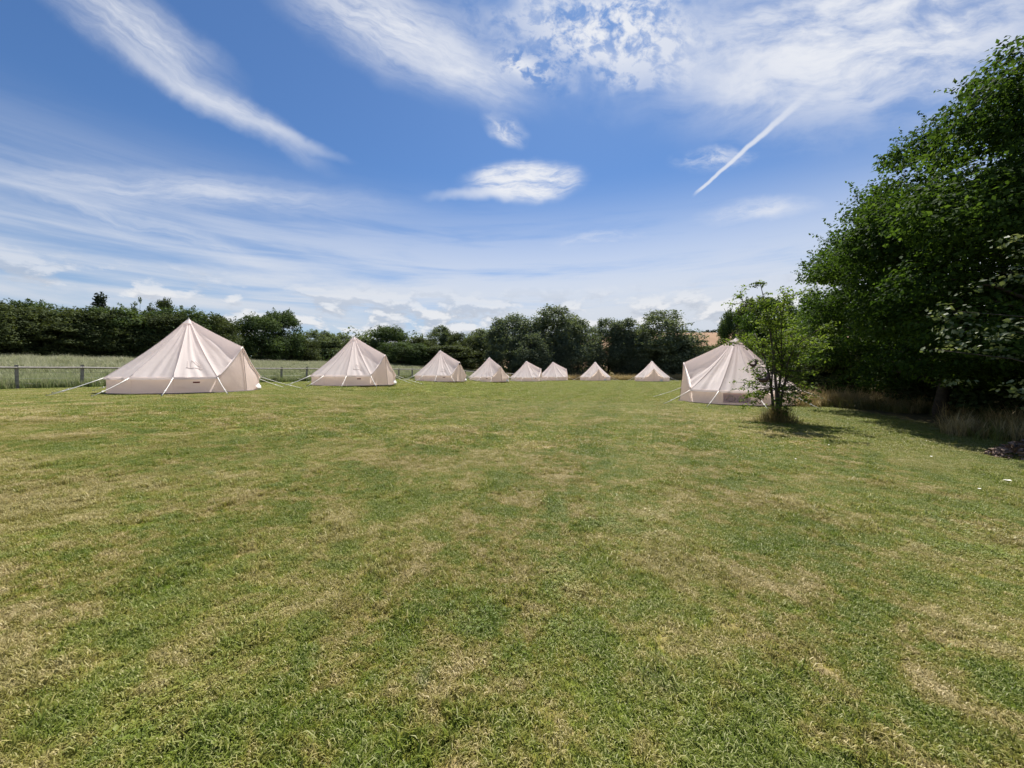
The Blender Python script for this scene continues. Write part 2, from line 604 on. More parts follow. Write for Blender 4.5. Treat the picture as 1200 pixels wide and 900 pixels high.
MAT['leaf_belt'] = leaf_material('belt_leaf', (.015, .033, .010), (.036, .070, .016), (.080, .132, .029), .40, .8, .10)
MAT['leaf_small'] = leaf_material('small_tree_leaf', (.05, .082, .017), (.105, .158, .034), (.19, .255, .065), .46, .6)
MAT['leaf_pale'] = leaf_material('whitebeam_leaf', (.05, .075, .032), (.115, .15, .065), (.29, .32, .20), .3, .6, .25, (1.3, 1.25, .7))


def canvas_material(name, c1, c2, tr, tcol):
    m, N, out = new_mat(name)
    tc = N.new('ShaderNodeTexCoord')
    n = N.noise(tc.outputs['Object'], 1.6, 5.0, .6, .4)
    n2 = N.noise(tc.outputs['Object'], 9.0, 4.0, .6)
    weave = N.noise(tc.outputs['Object'], 60.0, 2.0, .5)
    col = N.ramp(N.m('ADD', N.m('MULTIPLY', n, .7), N.m('MULTIPLY', n2, .3)), [(.3, c2), (.65, c1)])
    h = N.m('ADD', n, N.m('ADD', N.m('MULTIPLY', n2, .25), N.m('MULTIPLY', weave, .03)))
    p = principled(N, out, col, .85, h, .35, .05, spec=.2)
    translucent(N, out, p, (*tcol, 1), tr)
    return m


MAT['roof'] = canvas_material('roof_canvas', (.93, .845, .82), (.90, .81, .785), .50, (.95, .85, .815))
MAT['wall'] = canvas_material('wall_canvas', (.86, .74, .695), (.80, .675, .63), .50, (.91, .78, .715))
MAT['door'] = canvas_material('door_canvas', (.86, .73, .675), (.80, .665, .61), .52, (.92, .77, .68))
MAT['seam'] = canvas_material('seam_canvas', (.90, .81, .78), (.84, .75, .71), .30, (.88, .76, .71))
MAT['rope'] = simple('white_rope', (.82, .80, .76), (.70, .68, .64), .8, 30.0)
MAT['peg'] = simple('peg_steel', (.35, .34, .33), (.2, .2, .2), .5, 20.0)
MAT['groundsheet'] = simple('groundsheet', (.10, .09, .085), (.05, .045, .045), .8)
MAT['zip'] = simple('zip_tape', (.20, .14, .12), (.14, .10, .09), .7)
MAT['red_tag'] = simple('red_tag', (.16, .03, .03), (.12, .02, .02), .6)
MAT['print'] = simple('grey_print', (.60, .51, .49), (.52, .44, .42), .8)
MAT['mesh_window'] = simple('mauve_window', (.66, .50, .52), (.56, .42, .45), .8, 20.0, trans=.3)
MAT['fence'] = simple('weathered_wood', (.30, .28, .255), (.15, .14, .125), .9, 7.0)
MAT['fence_rail'] = simple('rail_wood', (.29, .27, .25), (.15, .14, .125), .9, 5.0)
MAT['wire'] = simple('fence_wire', (.28, .28, .27), (.18, .18, .18), .5)
MAT['white_bit'] = simple('white_scrap', (.85, .83, .78), (.7, .68, .62), .6, 40.0)
MAT['dead_leaf'] = simple('dead_leaves', (.25, .175, .135), (.11, .078, .06), .9, 25.0)
MAT['moon'] = simple('rusty_metal', (.10, .055, .045), (.05, .028, .025), .6, 25.0)


# ------------------------------------------------------------------ ground
def power_axis(lo, hi, n, p=2.2):
    t = np.linspace(-1, 1, n)
    s = np.sign(t) * np.abs(t) ** p
    return np.where(s < 0, -s * lo, s * hi)


def build_ground():
    # fine where one can see it, stretching out to the horizon
    ex = np.geomspace(1.0, 870.0, 36)
    xs = np.concatenate([-(30.0 + ex)[::-1], np.arange(-30, 30.01, .5), 30.0 + ex])
    ysx = np.concatenate([-np.geomspace(2, 80, 12)[::-1], np.arange(-1.0, 20.01, .4), np.arange(21, 80.01, 1.0), 80 + np.geomspace(1.5, 1200, 40)])
    X, Y = np.meshgrid(xs, ysx)
    Z = gz(X, Y)
    v = np.stack([X, Y, Z], -1).reshape(-1, 3)
    nx, ny = len(xs), len(ysx)
    i = np.arange(nx - 1)[None, :] + np.arange(ny - 1)[:, None] * nx
    f = np.stack([i, i + 1, i + nx + 1, i + nx], -1).reshape(-1, 4)
    o = obj('ground', mesh_np('ground', v, f, MAT['ground'], True))
    tag(o, 'mown summer field of green and straw grass with a meadow beyond the fence', kind='structure')


build_ground()


def hill_top(x):
    return 14.0 + 22.0 * S((np.asarray(x) + 10.0) / 110.0) - 6.0 * S((np.asarray(x) - 190.0) / 200.0)


def build_hill():
    m, N, out = new_mat('stubble')
    geo = N.new('ShaderNodeNewGeometry')
    n = N.noise(geo.outputs['Position'], .06, 4.0, .6)
    n2 = N.noise(N.vmul(geo.outputs['Position'], (1.0, .12, .2)), .5, 3.0, .6)
    col = N.ramp(N.m('ADD', N.m('MULTIPLY', n, .6), N.m('MULTIPLY', n2, .4)), [(.3, (.22, .135, .085)), (.7, (.31, .20, .125))])
    principled(N, out, col, .95, n2, .3, .3, spec=.1)
    xs = np.linspace(-700, 700, 120)
    ys = np.linspace(170, 520, 50)
    X, Y = np.meshgrid(xs, ys)
    Z = -3.0 + hill_top(X) * S((Y - 170) / 150.0) - 30 * S((Y - 340) / 180.0)
    v = np.stack([X, Y, Z], -1).reshape(-1, 3)
    nx, ny = len(xs), len(ys)
    i = np.arange(nx - 1)[None, :] + np.arange(ny - 1)[:, None] * nx
    f = np.stack([i, i + 1, i + nx + 1, i + nx], -1).reshape(-1, 4)
    o = obj('hill', mesh_np('hill', v, f, m, True))
    tag(o, 'far brown stubble field rising on a hill beyond the trees', kind='structure')


build_hill()


def leaves_mesh(name, cen, nor, size, tint, mat, rng, aspect=.55, fold=.18):
    n = len(cen)
    nor = nor / np.maximum(np.linalg.norm(nor, axis=1, keepdims=True), 1e-6)
    rv = rng.normal(0, 1, (n, 3))
    a = np.cross(nor, rv)
    a /= np.maximum(np.linalg.norm(a, axis=1, keepdims=True), 1e-6)
    b = np.cross(nor, a)
    L = size[:, None] * .5
    Wd = L * aspect
    v0 = cen - a * L
    v1 = cen + b * Wd - a * L * .1 + nor * L * fold
    v2 = cen + a * L
    v3 = cen - b * Wd - a * L * .1 + nor * L * fold
    v = np.stack([v0, v1, v2, v3], 1).reshape(-1, 3)
    i = np.arange(n) * 4
    f = np.concatenate([np.stack([i, i + 1, i + 2], -1), np.stack([i, i + 2, i + 3], -1)])
    return mesh_np(name, v, f, mat, attrs={'tint': np.repeat(tint, 4)})


# ------------------------------------------------------------------ grass (stuff)
def blade_patch(name, side, n, h0, h1, w, lean, seed, mat, clip=.12, seedhead=0.0):
    rng = np.random.default_rng(seed)
    # blades sit in small tufts
    nt = max(4, n // 9)
    tx = rng.uniform(-side / 2, side / 2, nt)
    ty = rng.uniform(-side / 2, side / 2, nt)
    tt = rng.uniform(0, 1, nt)
    ti = rng.integers(0, nt, n)
    bx = tx[ti] + rng.normal(0, .05 * side, n)
    by = ty[ti] + rng.normal(0, .05 * side, n)
    hgt = rng.uniform(h0, h1, n) * (0.7 + .5 * tt[ti])
    az = rng.uniform(0, 2 * np.pi, n)
    ln = rng.uniform(lean * .3, lean, n)
    flat = rng.uniform(0, 1, n) < clip
    ln = np.where(flat, rng.uniform(1.25, 1.5, n), ln)
    hgt = np.where(flat, hgt * 1.1, hgt)
    wd = w * rng.uniform(.6, 1.3, n)
    dx, dy = np.cos(az), np.sin(az)
    sx, sy = -dy, dx
    z0 = np.where(flat, rng.uniform(.3, .9, n) * h0, 0.0)
    def pt(t, bend, half):
        a = ln * bend
        r = hgt * t * np.sin(a)
        zz = hgt * t * np.cos(a) + z0
        return np.stack([bx + dx * r + sx * half, by + dy * r + sy * half, zz], -1)
    p0a, p0b = pt(0, .5, -wd / 2), pt(0, .5, wd / 2)
    p1a, p1b = pt(.55, .6, -wd * .42), pt(.55, .6, wd * .42)
    p2 = pt(1.0, 1.0, wd * 0)
    v = np.stack([p0a, p0b, p1a, p1b, p2], 1).reshape(-1, 3)
    b = np.arange(n) * 5
    f = np.concatenate([np.stack([b, b + 1, b + 3], -1), np.stack([b, b + 3, b + 2], -1), np.stack([b + 2, b + 3, b + 4], -1)])
    tint = np.clip(rng.normal(.5, .2, n) + (tt[ti] - .5) * .3, 0, .76)
    tint = np.where(flat, rng.uniform(.72, 1.0, n), tint)
    tv = np.repeat(tint, 5)
    if seedhead:
        tv = tv.reshape(-1, 5)
        tv[:, 2:] += seedhead * rng.uniform(.3, 1, (n, 1))
        tv = np.clip(tv, 0, 1).ravel()
    me = mesh_np(name, v, f, mat, attrs={'tint': tv})
    return bpy.data.objects.new(name, me)      # source for instancing only, not linked to the scene


def scatter(name, pts, rots, scales, idx, sources, label, mat=None):
    """ONE object: points plus a geometry-nodes modifier that sets a grass patch on each point"""
    me = bpy.data.meshes.new(name)
    me.vertices.add(len(pts))
    me.vertices.foreach_set('co', np.asarray(pts, dtype=np.float32).ravel())
    for an, arr, ty in (('rz', rots, 'FLOAT'), ('sc', scales, 'FLOAT'), ('pick', idx, 'INT')):
        at = me.attributes.new(an, ty, 'POINT')
        at.data.foreach_set('value', np.asarray(arr, dtype=np.float32 if ty == 'FLOAT' else np.int32))
    o = obj(name, me)
    tag(o, label, kind='stuff')
    ng = bpy.data.node_groups.new(name, 'GeometryNodeTree')
    ng.interface.new_socket('Geometry', in_out='INPUT', socket_type='NodeSocketGeometry')
    ng.interface.new_socket('Geometry', in_out='OUTPUT', socket_type='NodeSocketGeometry')
    gi = ng.nodes.new('NodeGroupInput')
    go = ng.nodes.new('NodeGroupOutput')
    jn = ng.nodes.new('GeometryNodeJoinGeometry')
    for s in reversed(sources):
        oi = ng.nodes.new('GeometryNodeObjectInfo')
        oi.inputs['Object'].default_value = s
        oi.inputs['As Instance'].default_value = True
        ng.links.new(oi.outputs['Geometry'], jn.inputs[0])
    iop = ng.nodes.new('GeometryNodeInstanceOnPoints')
    ng.links.new(gi.outputs[0], iop.inputs['Points'])
    ng.links.new(jn.outputs[0], iop.inputs['Instance'])
    iop.inputs['Pick Instance'].default_value = True
    def attr(nm, ty):
        a = ng.nodes.new('GeometryNodeInputNamedAttribute')
        a.data_type = ty
        a.inputs['Name'].default_value = nm
        return a.outputs[0]
    ng.links.new(attr('pick', 'INT'), iop.inputs['Instance Index'])
    cx = ng.nodes.new('ShaderNodeCombineXYZ')
    ng.links.new(attr('rz', 'FLOAT'), cx.inputs[2])
    ng.links.new(cx.outputs[0], iop.inputs['Rotation'])
    ng.links.new(attr('sc', 'FLOAT'), iop.inputs['Scale'])
    ng.links.new(iop.outputs[0], go.inputs[0])
    md = o.modifiers.new('scatter', 'NODES')
    md.node_group = ng
    return o


def grid_pts(x0, x1, y0, y1, step, rng, jit=.45):
    xs = np.arange(x0, x1, step)
    ys = np.arange(y0, y1, step)
    X, Y = np.meshgrid(xs, ys)
    X = X + rng.uniform(-jit, jit, X.shape) * step
    Y = Y + rng.uniform(-jit, jit, Y.shape) * step
    return X.ravel(), Y.ravel()


def clover_patch(name, side, n, seed):
    """small three-part leaves lying low in the sward, with a few broad weed leaves"""
    rng = np.random.default_rng(seed)
    c = np.stack([rng.normal(0, side * .3, n), rng.normal(0, side * .3, n), rng.uniform(.012, .04, n)], -1)
    cen, a = [], rng.uniform(0, 6.28, n)
    for q in range(3):
        cen.append(c + np.stack([np.cos(a + q * 2.09), np.sin(a + q * 2.09), 0 * a], -1) * .006)
    cen = np.concatenate(cen)
    nor = rng.normal(0, .35, cen.shape) + np.array([0, 0, 1])
    size = .0085 * rng.uniform(.7, 1.3, len(cen))
    w = rng.uniform(0, 1, len(cen)) < .006
    size = np.where(w, size * 3.5, size)
    me = leaves_mesh(name, cen, nor, size, np.clip(rng.normal(.40, .15, len(cen)), 0, .7), MAT['blade'], rng, .8)
    return bpy.data.objects.new(name, me)


def lawn_grass():
    rng = np.random.default_rng(5)
    src = [blade_patch('lawn_tuft', .26, 1300, .012, .034, .0036, 1.2, 20 + k, MAT['blade'], .10) for k in range(5)]
    lush = [blade_patch('lush_tuft', .24, 300, .03, .07, .005, 1.05, 40 + k, MAT['blade'], .04) for k in range(3)]
    mid = [blade_patch('mid_tuft', .55, 900, .018, .045, .008, 1.15, 60 + k, MAT['blade'], .08) for k in range(4)]
    far = [blade_patch('far_tuft', 1.2, 1100, .022, .05, .02, 1.1, 80 + k, MAT['blade'], .05) for k in range(4)]
    clover = [clover_patch('clover_tuft', .30, 260, 160 + k) for k in range(3)]
    P, Rz, Sc, Ix = [], [], [], []
    def add(X, Y, i0, n, s0, s1):
        m = len(X)
        P.append(np.stack([X, Y, gz(X, Y)], -1))
        Rz.append(rng.uniform(0, 6.28, m)); Sc.append(rng.uniform(s0, s1, m)); Ix.append(rng.integers(i0, i0 + n, m))
    X, Y = grid_pts(-12, 12, .6, 7.2, .155, rng)
    k = np.abs(X) < 1.42 * Y + 1.6
    add(X[k], Y[k], 0, 5, .8, 1.2)
    # lusher tufts in clusters
    cx = rng.uniform(-9, 9, 260); cy = rng.uniform(1.2, 9, 260)
    X = np.concatenate([cx + rng.normal(0, .18, 260) for _ in range(4)]); Y = np.concatenate([cy + rng.normal(0, .18, 260) for _ in range(4)])
    k = (np.abs(X) < 1.42 * Y + 1.6)
    add(X[k], Y[k], 5, 3, .6, 1.15)
    # clover and weed patches in drifts
    cx = rng.uniform(-8, 8, 26); cy = rng.uniform(1.2, 7.5, 26)
    X = np.concatenate([cx + rng.normal(0, .22, 26) for _ in range(5)]); Y = np.concatenate([cy + rng.normal(0, .22, 26) for _ in range(5)])
    k = (np.abs(X) < 1.42 * Y + 1.6)
    add(X[k], Y[k], 16, 3, .7, 1.2)
    X, Y = grid_pts(-29, 29, 7.0, 19, .34, rng)
    k = (np.abs(X) < 1.42 * Y + 2) & (fence_d(X, Y) < -.2) & (X < 6.4 + .34 * Y + 1.5)
    add(X[k], Y[k], 8, 4, .8, 1.2)
    X, Y = grid_pts(-40, 40, 18.5, 64, .85, rng)
    k = (np.abs(X) < 1.42 * Y + 2) & (fence_d(X, Y) < -.4) & (X < 6.4 + .34 * Y + 1.5)
    add(X[k], Y[k], 12, 4, .8, 1.2)
    scatter('lawn_grass', np.concatenate(P), np.concatenate(Rz), np.concatenate(Sc), np.concatenate(Ix), src + lush + mid + far + clover,
            'short mown grass blades and straw clippings of the field')


def meadow_grass():
    rng = np.random.default_rng(8)
    src = [blade_patch('meadow_tuft', .8, 240, .22, .60, .015, .6, 100 + k, MAT['meadow'], .0, .45) for k in range(4)]
    P, Rz, Sc, Ix = [], [], [], []
    # strip along the fence and the meadow behind
    t = rng.uniform(-60, 10, 9000)
    d = np.concatenate([rng.uniform(-.25, 3, 3500), rng.uniform(2, 28, 5500)])
    # along the fence direction (1,2)/sqrt5, normal (-2,1)/sqrt5
    s5 = math.sqrt(5)
    s = rng.uniform(-8, 92, 9000)
    X = -37 + s / s5 - 2 * d / s5
    Y = 66 - 74 + 2 * s / s5 + d / s5
    k = (Y > 6) & (np.abs(X) < 1.45 * Y + 3)
    X, Y = X[k], Y[k]
    P.append(np.stack([X, Y, gz(X, Y)], -1))
    m = len(X)
    Rz.append(rng.uniform(0, 6.28, m)); Sc.append(rng.uniform(.7, 1.15, m)); Ix.append(rng.integers(0, 4, m))
    scatter('meadow_grass', np.concatenate(P), np.concatenate(Rz), np.concatenate(Sc), np.concatenate(Ix), src,
            'tall pale seeding meadow grass beyond the post and rail fence')


def dry_grass():
    rng = np.random.default_rng(9)
    src = [blade_patch('dry_tuft', .8, 150, .25, .8, .013, .75, 120 + k, MAT['dry'], .04, .4) for k in range(4)]
    src += [blade_patch('shade_tuft', .8, 150, .15, .6, .014, .85, 140 + k, MAT['blade'], .02, 0.0) for k in range(4)]
    P, Rz, Sc, Ix = [], [], [], []
    def add(X, Y, s0, s1, i0=0, i1=4):
        m = len(X)
        P.append(np.stack([X, Y, gz(X, Y)], -1))
        Rz.append(rng.uniform(0, 6.28, m)); Sc.append(rng.uniform(s0, s1, m)); Ix.append(rng.integers(i0, i1, m))
    # rough strip behind the far tents
    X, Y = grid_pts(-6, 44, 65, 72, .55, rng)
    k = (fence_d(X, Y) < 2) & (Y > 65 + 1.2 * np.sin(X * .5))
    add(X[k], Y[k], 1.0, 1.7)
    # under the shelter belt
    X, Y = grid_pts(7.5, 20, 4.5, 30, .42, rng)
    e = X - (6.4 + .34 * Y)
    k = (e > 1.0 + .5 * np.sin(Y * 1.7) + 2.2 * S((Y - 7.5) / 2.5) * S((16 - Y) / 2)) & (e < 6.0) & (rng.uniform(0, 1, len(X)) < np.clip((e - .5) / 2.6, .08, .75))
    add(X[k], Y[k], .35, 1.05, 2, 8)
    # rank grass at the near right edge
    X = rng.uniform(8.6, 12.0, 190); Y = rng.uniform(5.0, 10.0, 190)
    k = X - (6.4 + .34 * Y) > .5 + rng.uniform(0, 1.5, 190)
    add(X[k], Y[k], .35, .95, 0, 8)
    # pale clump in the sun by the big tent, tuft at the young tree
    X = rng.normal(14.7, .8, 60); Y = rng.normal(17.0, .6, 60)
    add(X, Y, .8, 1.3)
    scatter('dry_grass', np.concatenate(P), np.concatenate(Rz), np.concatenate(Sc), np.concatenate(Ix), src,
            'tall dry straw grass under the shelter trees and behind the far tents')


lawn_grass()
meadow_grass()
dry_grass()


# ------------------------------------------------------------------ trees
def tree_meshes(name, seed, H, Rr, z0, nclump, nleaf, leaf, leafmat, barkmat, shape='egg', clump=.34, flat=.8, trunk_r=None, spread=1.0, droop=0.0, stems=1, aspect=.55, top_pow=1.0):
    """returns (trunk mesh, crown mesh), standing at the origin"""
    rng = np.random.default_rng(seed)
    cl = []
    tries = 0
    while len(cl) < nclump and tries < 8000:
        tries += 1
        t = rng.uniform(0, 1)
        if shape == 'egg':
            prof = math.sin(math.pi * (0.10 + .86 * t) ** .8) ** .7
        elif shape == 'hedge':
            prof = .85 + .15 * math.sin(3 * t) if t < .7 else math.sqrt(max(0, 1 - ((t - .7) / .32) ** 2))
        elif shape == 'dome':
            prof = math.sqrt(max(0, 1 - (t * .98) ** 2.2)) * (.75 + .25 * min(1, t * 4))
        elif shape == 'cone':
            prof = (1 - t) ** .8 * .95 + .05
        else:
            prof = 1.0
        if rng.uniform() > prof + .15: continue
        ang = rng.uniform(0, 2 * math.pi)
        rr = Rr * prof * (rng.uniform(.25, 1.0) ** .55)
        lump = 1 + .16 * math.sin(ang * 3 + seed) + .1 * math.sin(ang * 5 + 2.1 * seed)
        rc = Rr * clump * rng.uniform(.5, 1.4) * (.55 + .45 * prof)
        rr = max(0, min(rr * lump, Rr * prof * lump - rc * .55))
        z = z0 + (H - z0) * t
        z = min(z, H - rc * flat * .7)
        cl.append((rr * math.cos(ang), rr * math.sin(ang), z, rc))
    cl = np.array(cl)
    w = cl[:, 3] ** 2
    ci = rng.choice(len(cl), nleaf, p=w / w.sum())
    d = rng.normal(0, 1, (nleaf, 3))
    d /= np.linalg.norm(d, axis=1, keepdims=True)
    low = d[:, 2] < -.2
    d[low, 2] *= .5
    r = cl[ci, 3] * (.45 + .6 * rng.uniform(0, 1, nleaf) ** .6)
    # ragged sprays
    r *= 1 + .28 * (np.sin(d[:, 0] * 9 + ci) * np.sin(d[:, 1] * 8 + 2 * ci) * np.cos(d[:, 2] * 7 + ci))
    cen = cl[ci, :3] + d * r[:, None] * np.array([1, 1, flat])
    cen[:, 2] -= droop * (r ** 1.4)
    cen[:, 2] = np.maximum(cen[:, 2], .05)
    nor = d * .7 + np.array([0, 0, .55]) + rng.normal(0, .55, (nleaf, 3))
    ctint = rng.uniform(0, 1, len(cl))
    tint = np.clip(.25 + .35 * ctint[ci] + rng.normal(0, .16, nleaf) + .08, 0, 1)
    size = leaf * rng.uniform(.65, 1.35, nleaf)
    # leading shoots that break the outline
    nsp = max(10, nleaf // 130)
    cz = (cl[:, 2] - z0) / (H - z0) + np.hypot(cl[:, 0], cl[:, 1]) / Rr
    cs = rng.choice(len(cl), nsp, p=cz ** 2 / (cz ** 2).sum())
    od = np.stack([cl[cs, 0], cl[cs, 1], np.zeros(nsp)], -1) / Rr
    od = od * 1.1 + rng.normal(0, .45, (nsp, 3)) + np.array([0, 0, .75])
    od /= np.linalg.norm(od, axis=1, keepdims=True)
    per = 15
    tt = np.tile(np.linspace(.55, 1, per), nsp)
    si = np.repeat(np.arange(nsp), per)
    Ls = cl[cs, 3] * rng.uniform(.9, 1.45, nsp)
    c2 = cl[cs][si, :3] + od[si] * (Ls[si] * tt)[:, None] + rng.normal(0, 1, (nsp * per, 3)) * (leaf * .75 * (1.25 - tt))[:, None]
    cen = np.concatenate([cen, c2])
    nor = np.concatenate([nor, rng.normal(0, .7, c2.shape) + np.array([0, 0, .5])])
    tint = np.concatenate([tint, np.clip(.5 + rng.normal(0, .18, len(c2)), 0, 1)])
    size = np.concatenate([size, leaf * rng.uniform(.6, 1.1, len(c2))])
    crown = leaves_mesh(name + '_crown', cen, nor, size, tint, leafmat, rng, aspect)
    mb = MB()
    tr = trunk_r or H * .018
    for s in range(stems):
        a0 = 2 * math.pi * s / stems + rng.uniform(0, 1)
        off = (0 if stems == 1 else tr * 1.9)
        bx, by = off * math.cos(a0), off * math.sin(a0)
        lx, ly = (rng.normal(0, .05 * H), rng.normal(0, .05 * H)) if stems == 1 else (math.cos(a0) * Rr * .16, math.sin(a0) * Rr * .16)
        hh = H * .82
        def P(t):
            return Vector((bx + lx * t ** 1.3 + .02 * H * math.sin(5 * t + s), by + ly * t ** 1.3 + .02 * H * math.cos(4 * t + s), hh * t))
        ts = np.linspace(0, 1, 9)
        mb.tube([P(t) for t in ts], [tr * (1.35 if t == 0 else 1.0) * (1 - .85 * t) for t in ts], 7)
        order = rng.permutation(len(cl))[: max(6, 26 // stems)]
        for q in order:
            e = Vector(cl[q, :3])
            tt = min(.9, max(.12, (e.z - .35 * math.hypot(e.x - P(.5).x, e.y - P(.5).y)) / hh))
            b0 = P(tt)
            mid = (b0 + e) * .5 + Vector((0, 0, .06 * (e - b0).length))
            rb = tr * (1 - .8 * tt) * .5
            mb.tube([b0, mid, e], [rb, rb * .6, rb * .2], 5, cap=False)
    trunk = mb.mesh(name + '_trunk', barkmat, True)
    return trunk, crown


KIND = {}
def make_kind(key, H, Rr, **kw):
    KIND[key] = (*tree_meshes(key, H=H, Rr=Rr, **kw), H, Rr)


make_kind('hedge_a', 6, 2.6, seed=1, z0=.3, nclump=80, nleaf=19000, leaf=.20, leafmat=MAT['leaf_hedge'], barkmat=MAT['bark'], shape='hedge', clump=.36)
make_kind('hedge_b', 6, 2.6, seed=2, z0=.3, nclump=80, nleaf=19000, leaf=.20, leafmat=MAT['leaf_hedge'], barkmat=MAT['bark'], shape='hedge', clump=.34, flat=.65)
make_kind('hedge_c', 6, 2.6, seed=3, z0=.2, nclump=80, nleaf=19000, leaf=.20, leafmat=MAT['leaf_round'], barkmat=MAT['bark'], shape='hedge', clump=.32)
make_kind('round_a', 9, 4.0, seed=4, z0=.8, nclump=120, nleaf=24000, leaf=.25, leafmat=MAT['leaf_round'], barkmat=MAT['bark'], shape='dome', clump=.30)
make_kind('round_b', 9, 4.0, seed=5, z0=.8, nclump=120, nleaf=24000, leaf=.25, leafmat=MAT['leaf_hedge'], barkmat=MAT['bark'], shape='dome', clump=.28)
make_kind('willow_a', 10, 4.0, seed=6, z0=.6, nclump=130, nleaf=24000, leaf=.25, leafmat=MAT['leaf_willow'], barkmat=MAT['bark_pale'], shape='egg', clump=.26, flat=1.1, droop=.12)
make_kind('silver_a', 12, 4.4, seed=7, z0=.8, nclump=140, nleaf=26000, leaf=.29, leafmat=MAT['leaf_silver'], barkmat=MAT['bark'], shape='egg', clump=.29, flat=1.05)
make_kind('silver_b', 12, 4.4, seed=8, z0=.6, nclump=140, nleaf=26000, leaf=.29, leafmat=MAT['leaf_silver'], barkmat=MAT['bark'], shape='dome', clump=.30, flat=1.1)
make_kind('conifer_a', 8, 2.0, seed=9, z0=.6, nclump=70, nleaf=9000, leaf=.26, leafmat=MAT['leaf_conifer'], barkmat=MAT['bark'], shape='cone', clump=.34, flat=.6)
make_kind('thin_a', 7, 1.6, seed=10, z0=3.4, nclump=14, nleaf=420, leaf=.22, leafmat=MAT['leaf_willow'], barkmat=MAT['bark'], shape='egg', clump=.22)


def place_tree(key, name, label, cat, x, y, H, Rr, rz, group=None, zoff=0.0):
    tm, cm, h0, r0 = KIND[key]
    root = empty(name, (x, y, G(x, y) + zoff - .03), rz)
    tag(root, label, cat, group)
    t = obj('trunk', tm, root)
    c = obj('crown', cm, root)
    for o in (t, c):
        o.scale = (Rr / r0, Rr / r0, H / h0)
    return root


def from_px(px, top, width, Z, base=0.0):
    u = (px - 600) / F
    x = u * Z
    gzv = G(x, Z)
    H = (HZ - top) / F * Z + EYE - gzv
    # width across the line of sight, corrected for the wide-angle stretch
    Rr = 1.18 * width / 2 / F * Z / math.sqrt(1 + u * u * .8)
    return x, Z, H, Rr


rt = random.Random(3)
# hedgerow at the left, behind the meadow
hedge_px = [(-118, 352, 74), (-78, 356, 66), (-40, 362, 62), (-8, 360, 56), (26, 363, 54), (54, 360, 52), (84, 364, 52), (112, 366, 50), (140, 367, 50), (166, 364, 48), (192, 366, 46), (216, 364, 44)]
for i, (px, top, wd) in enumerate(hedge_px):
    u = (px - 600) / F
    Z = 124 / (1 - 2 * u) + rt.uniform(-.8, .8)
    x, Z, H, Rr = from_px(px, top, wd, Z)
    for q in range(2):
        place_tree(('hedge_a', 'hedge_b', 'hedge_c')[(i + q) % 3], 'hedgerow_tree', 'dense dark bushy tree in the long hedgerow behind the leftmost fence', 'hedge tree', x + q * .9, Z + q * 2.6, H * (1 - .12 * q) * rt.uniform(.86, 1.1), Rr * rt.uniform(1.4, 1.75), rt.uniform(0, 6.28), 'dense bushes of the long hedgerow at the left')
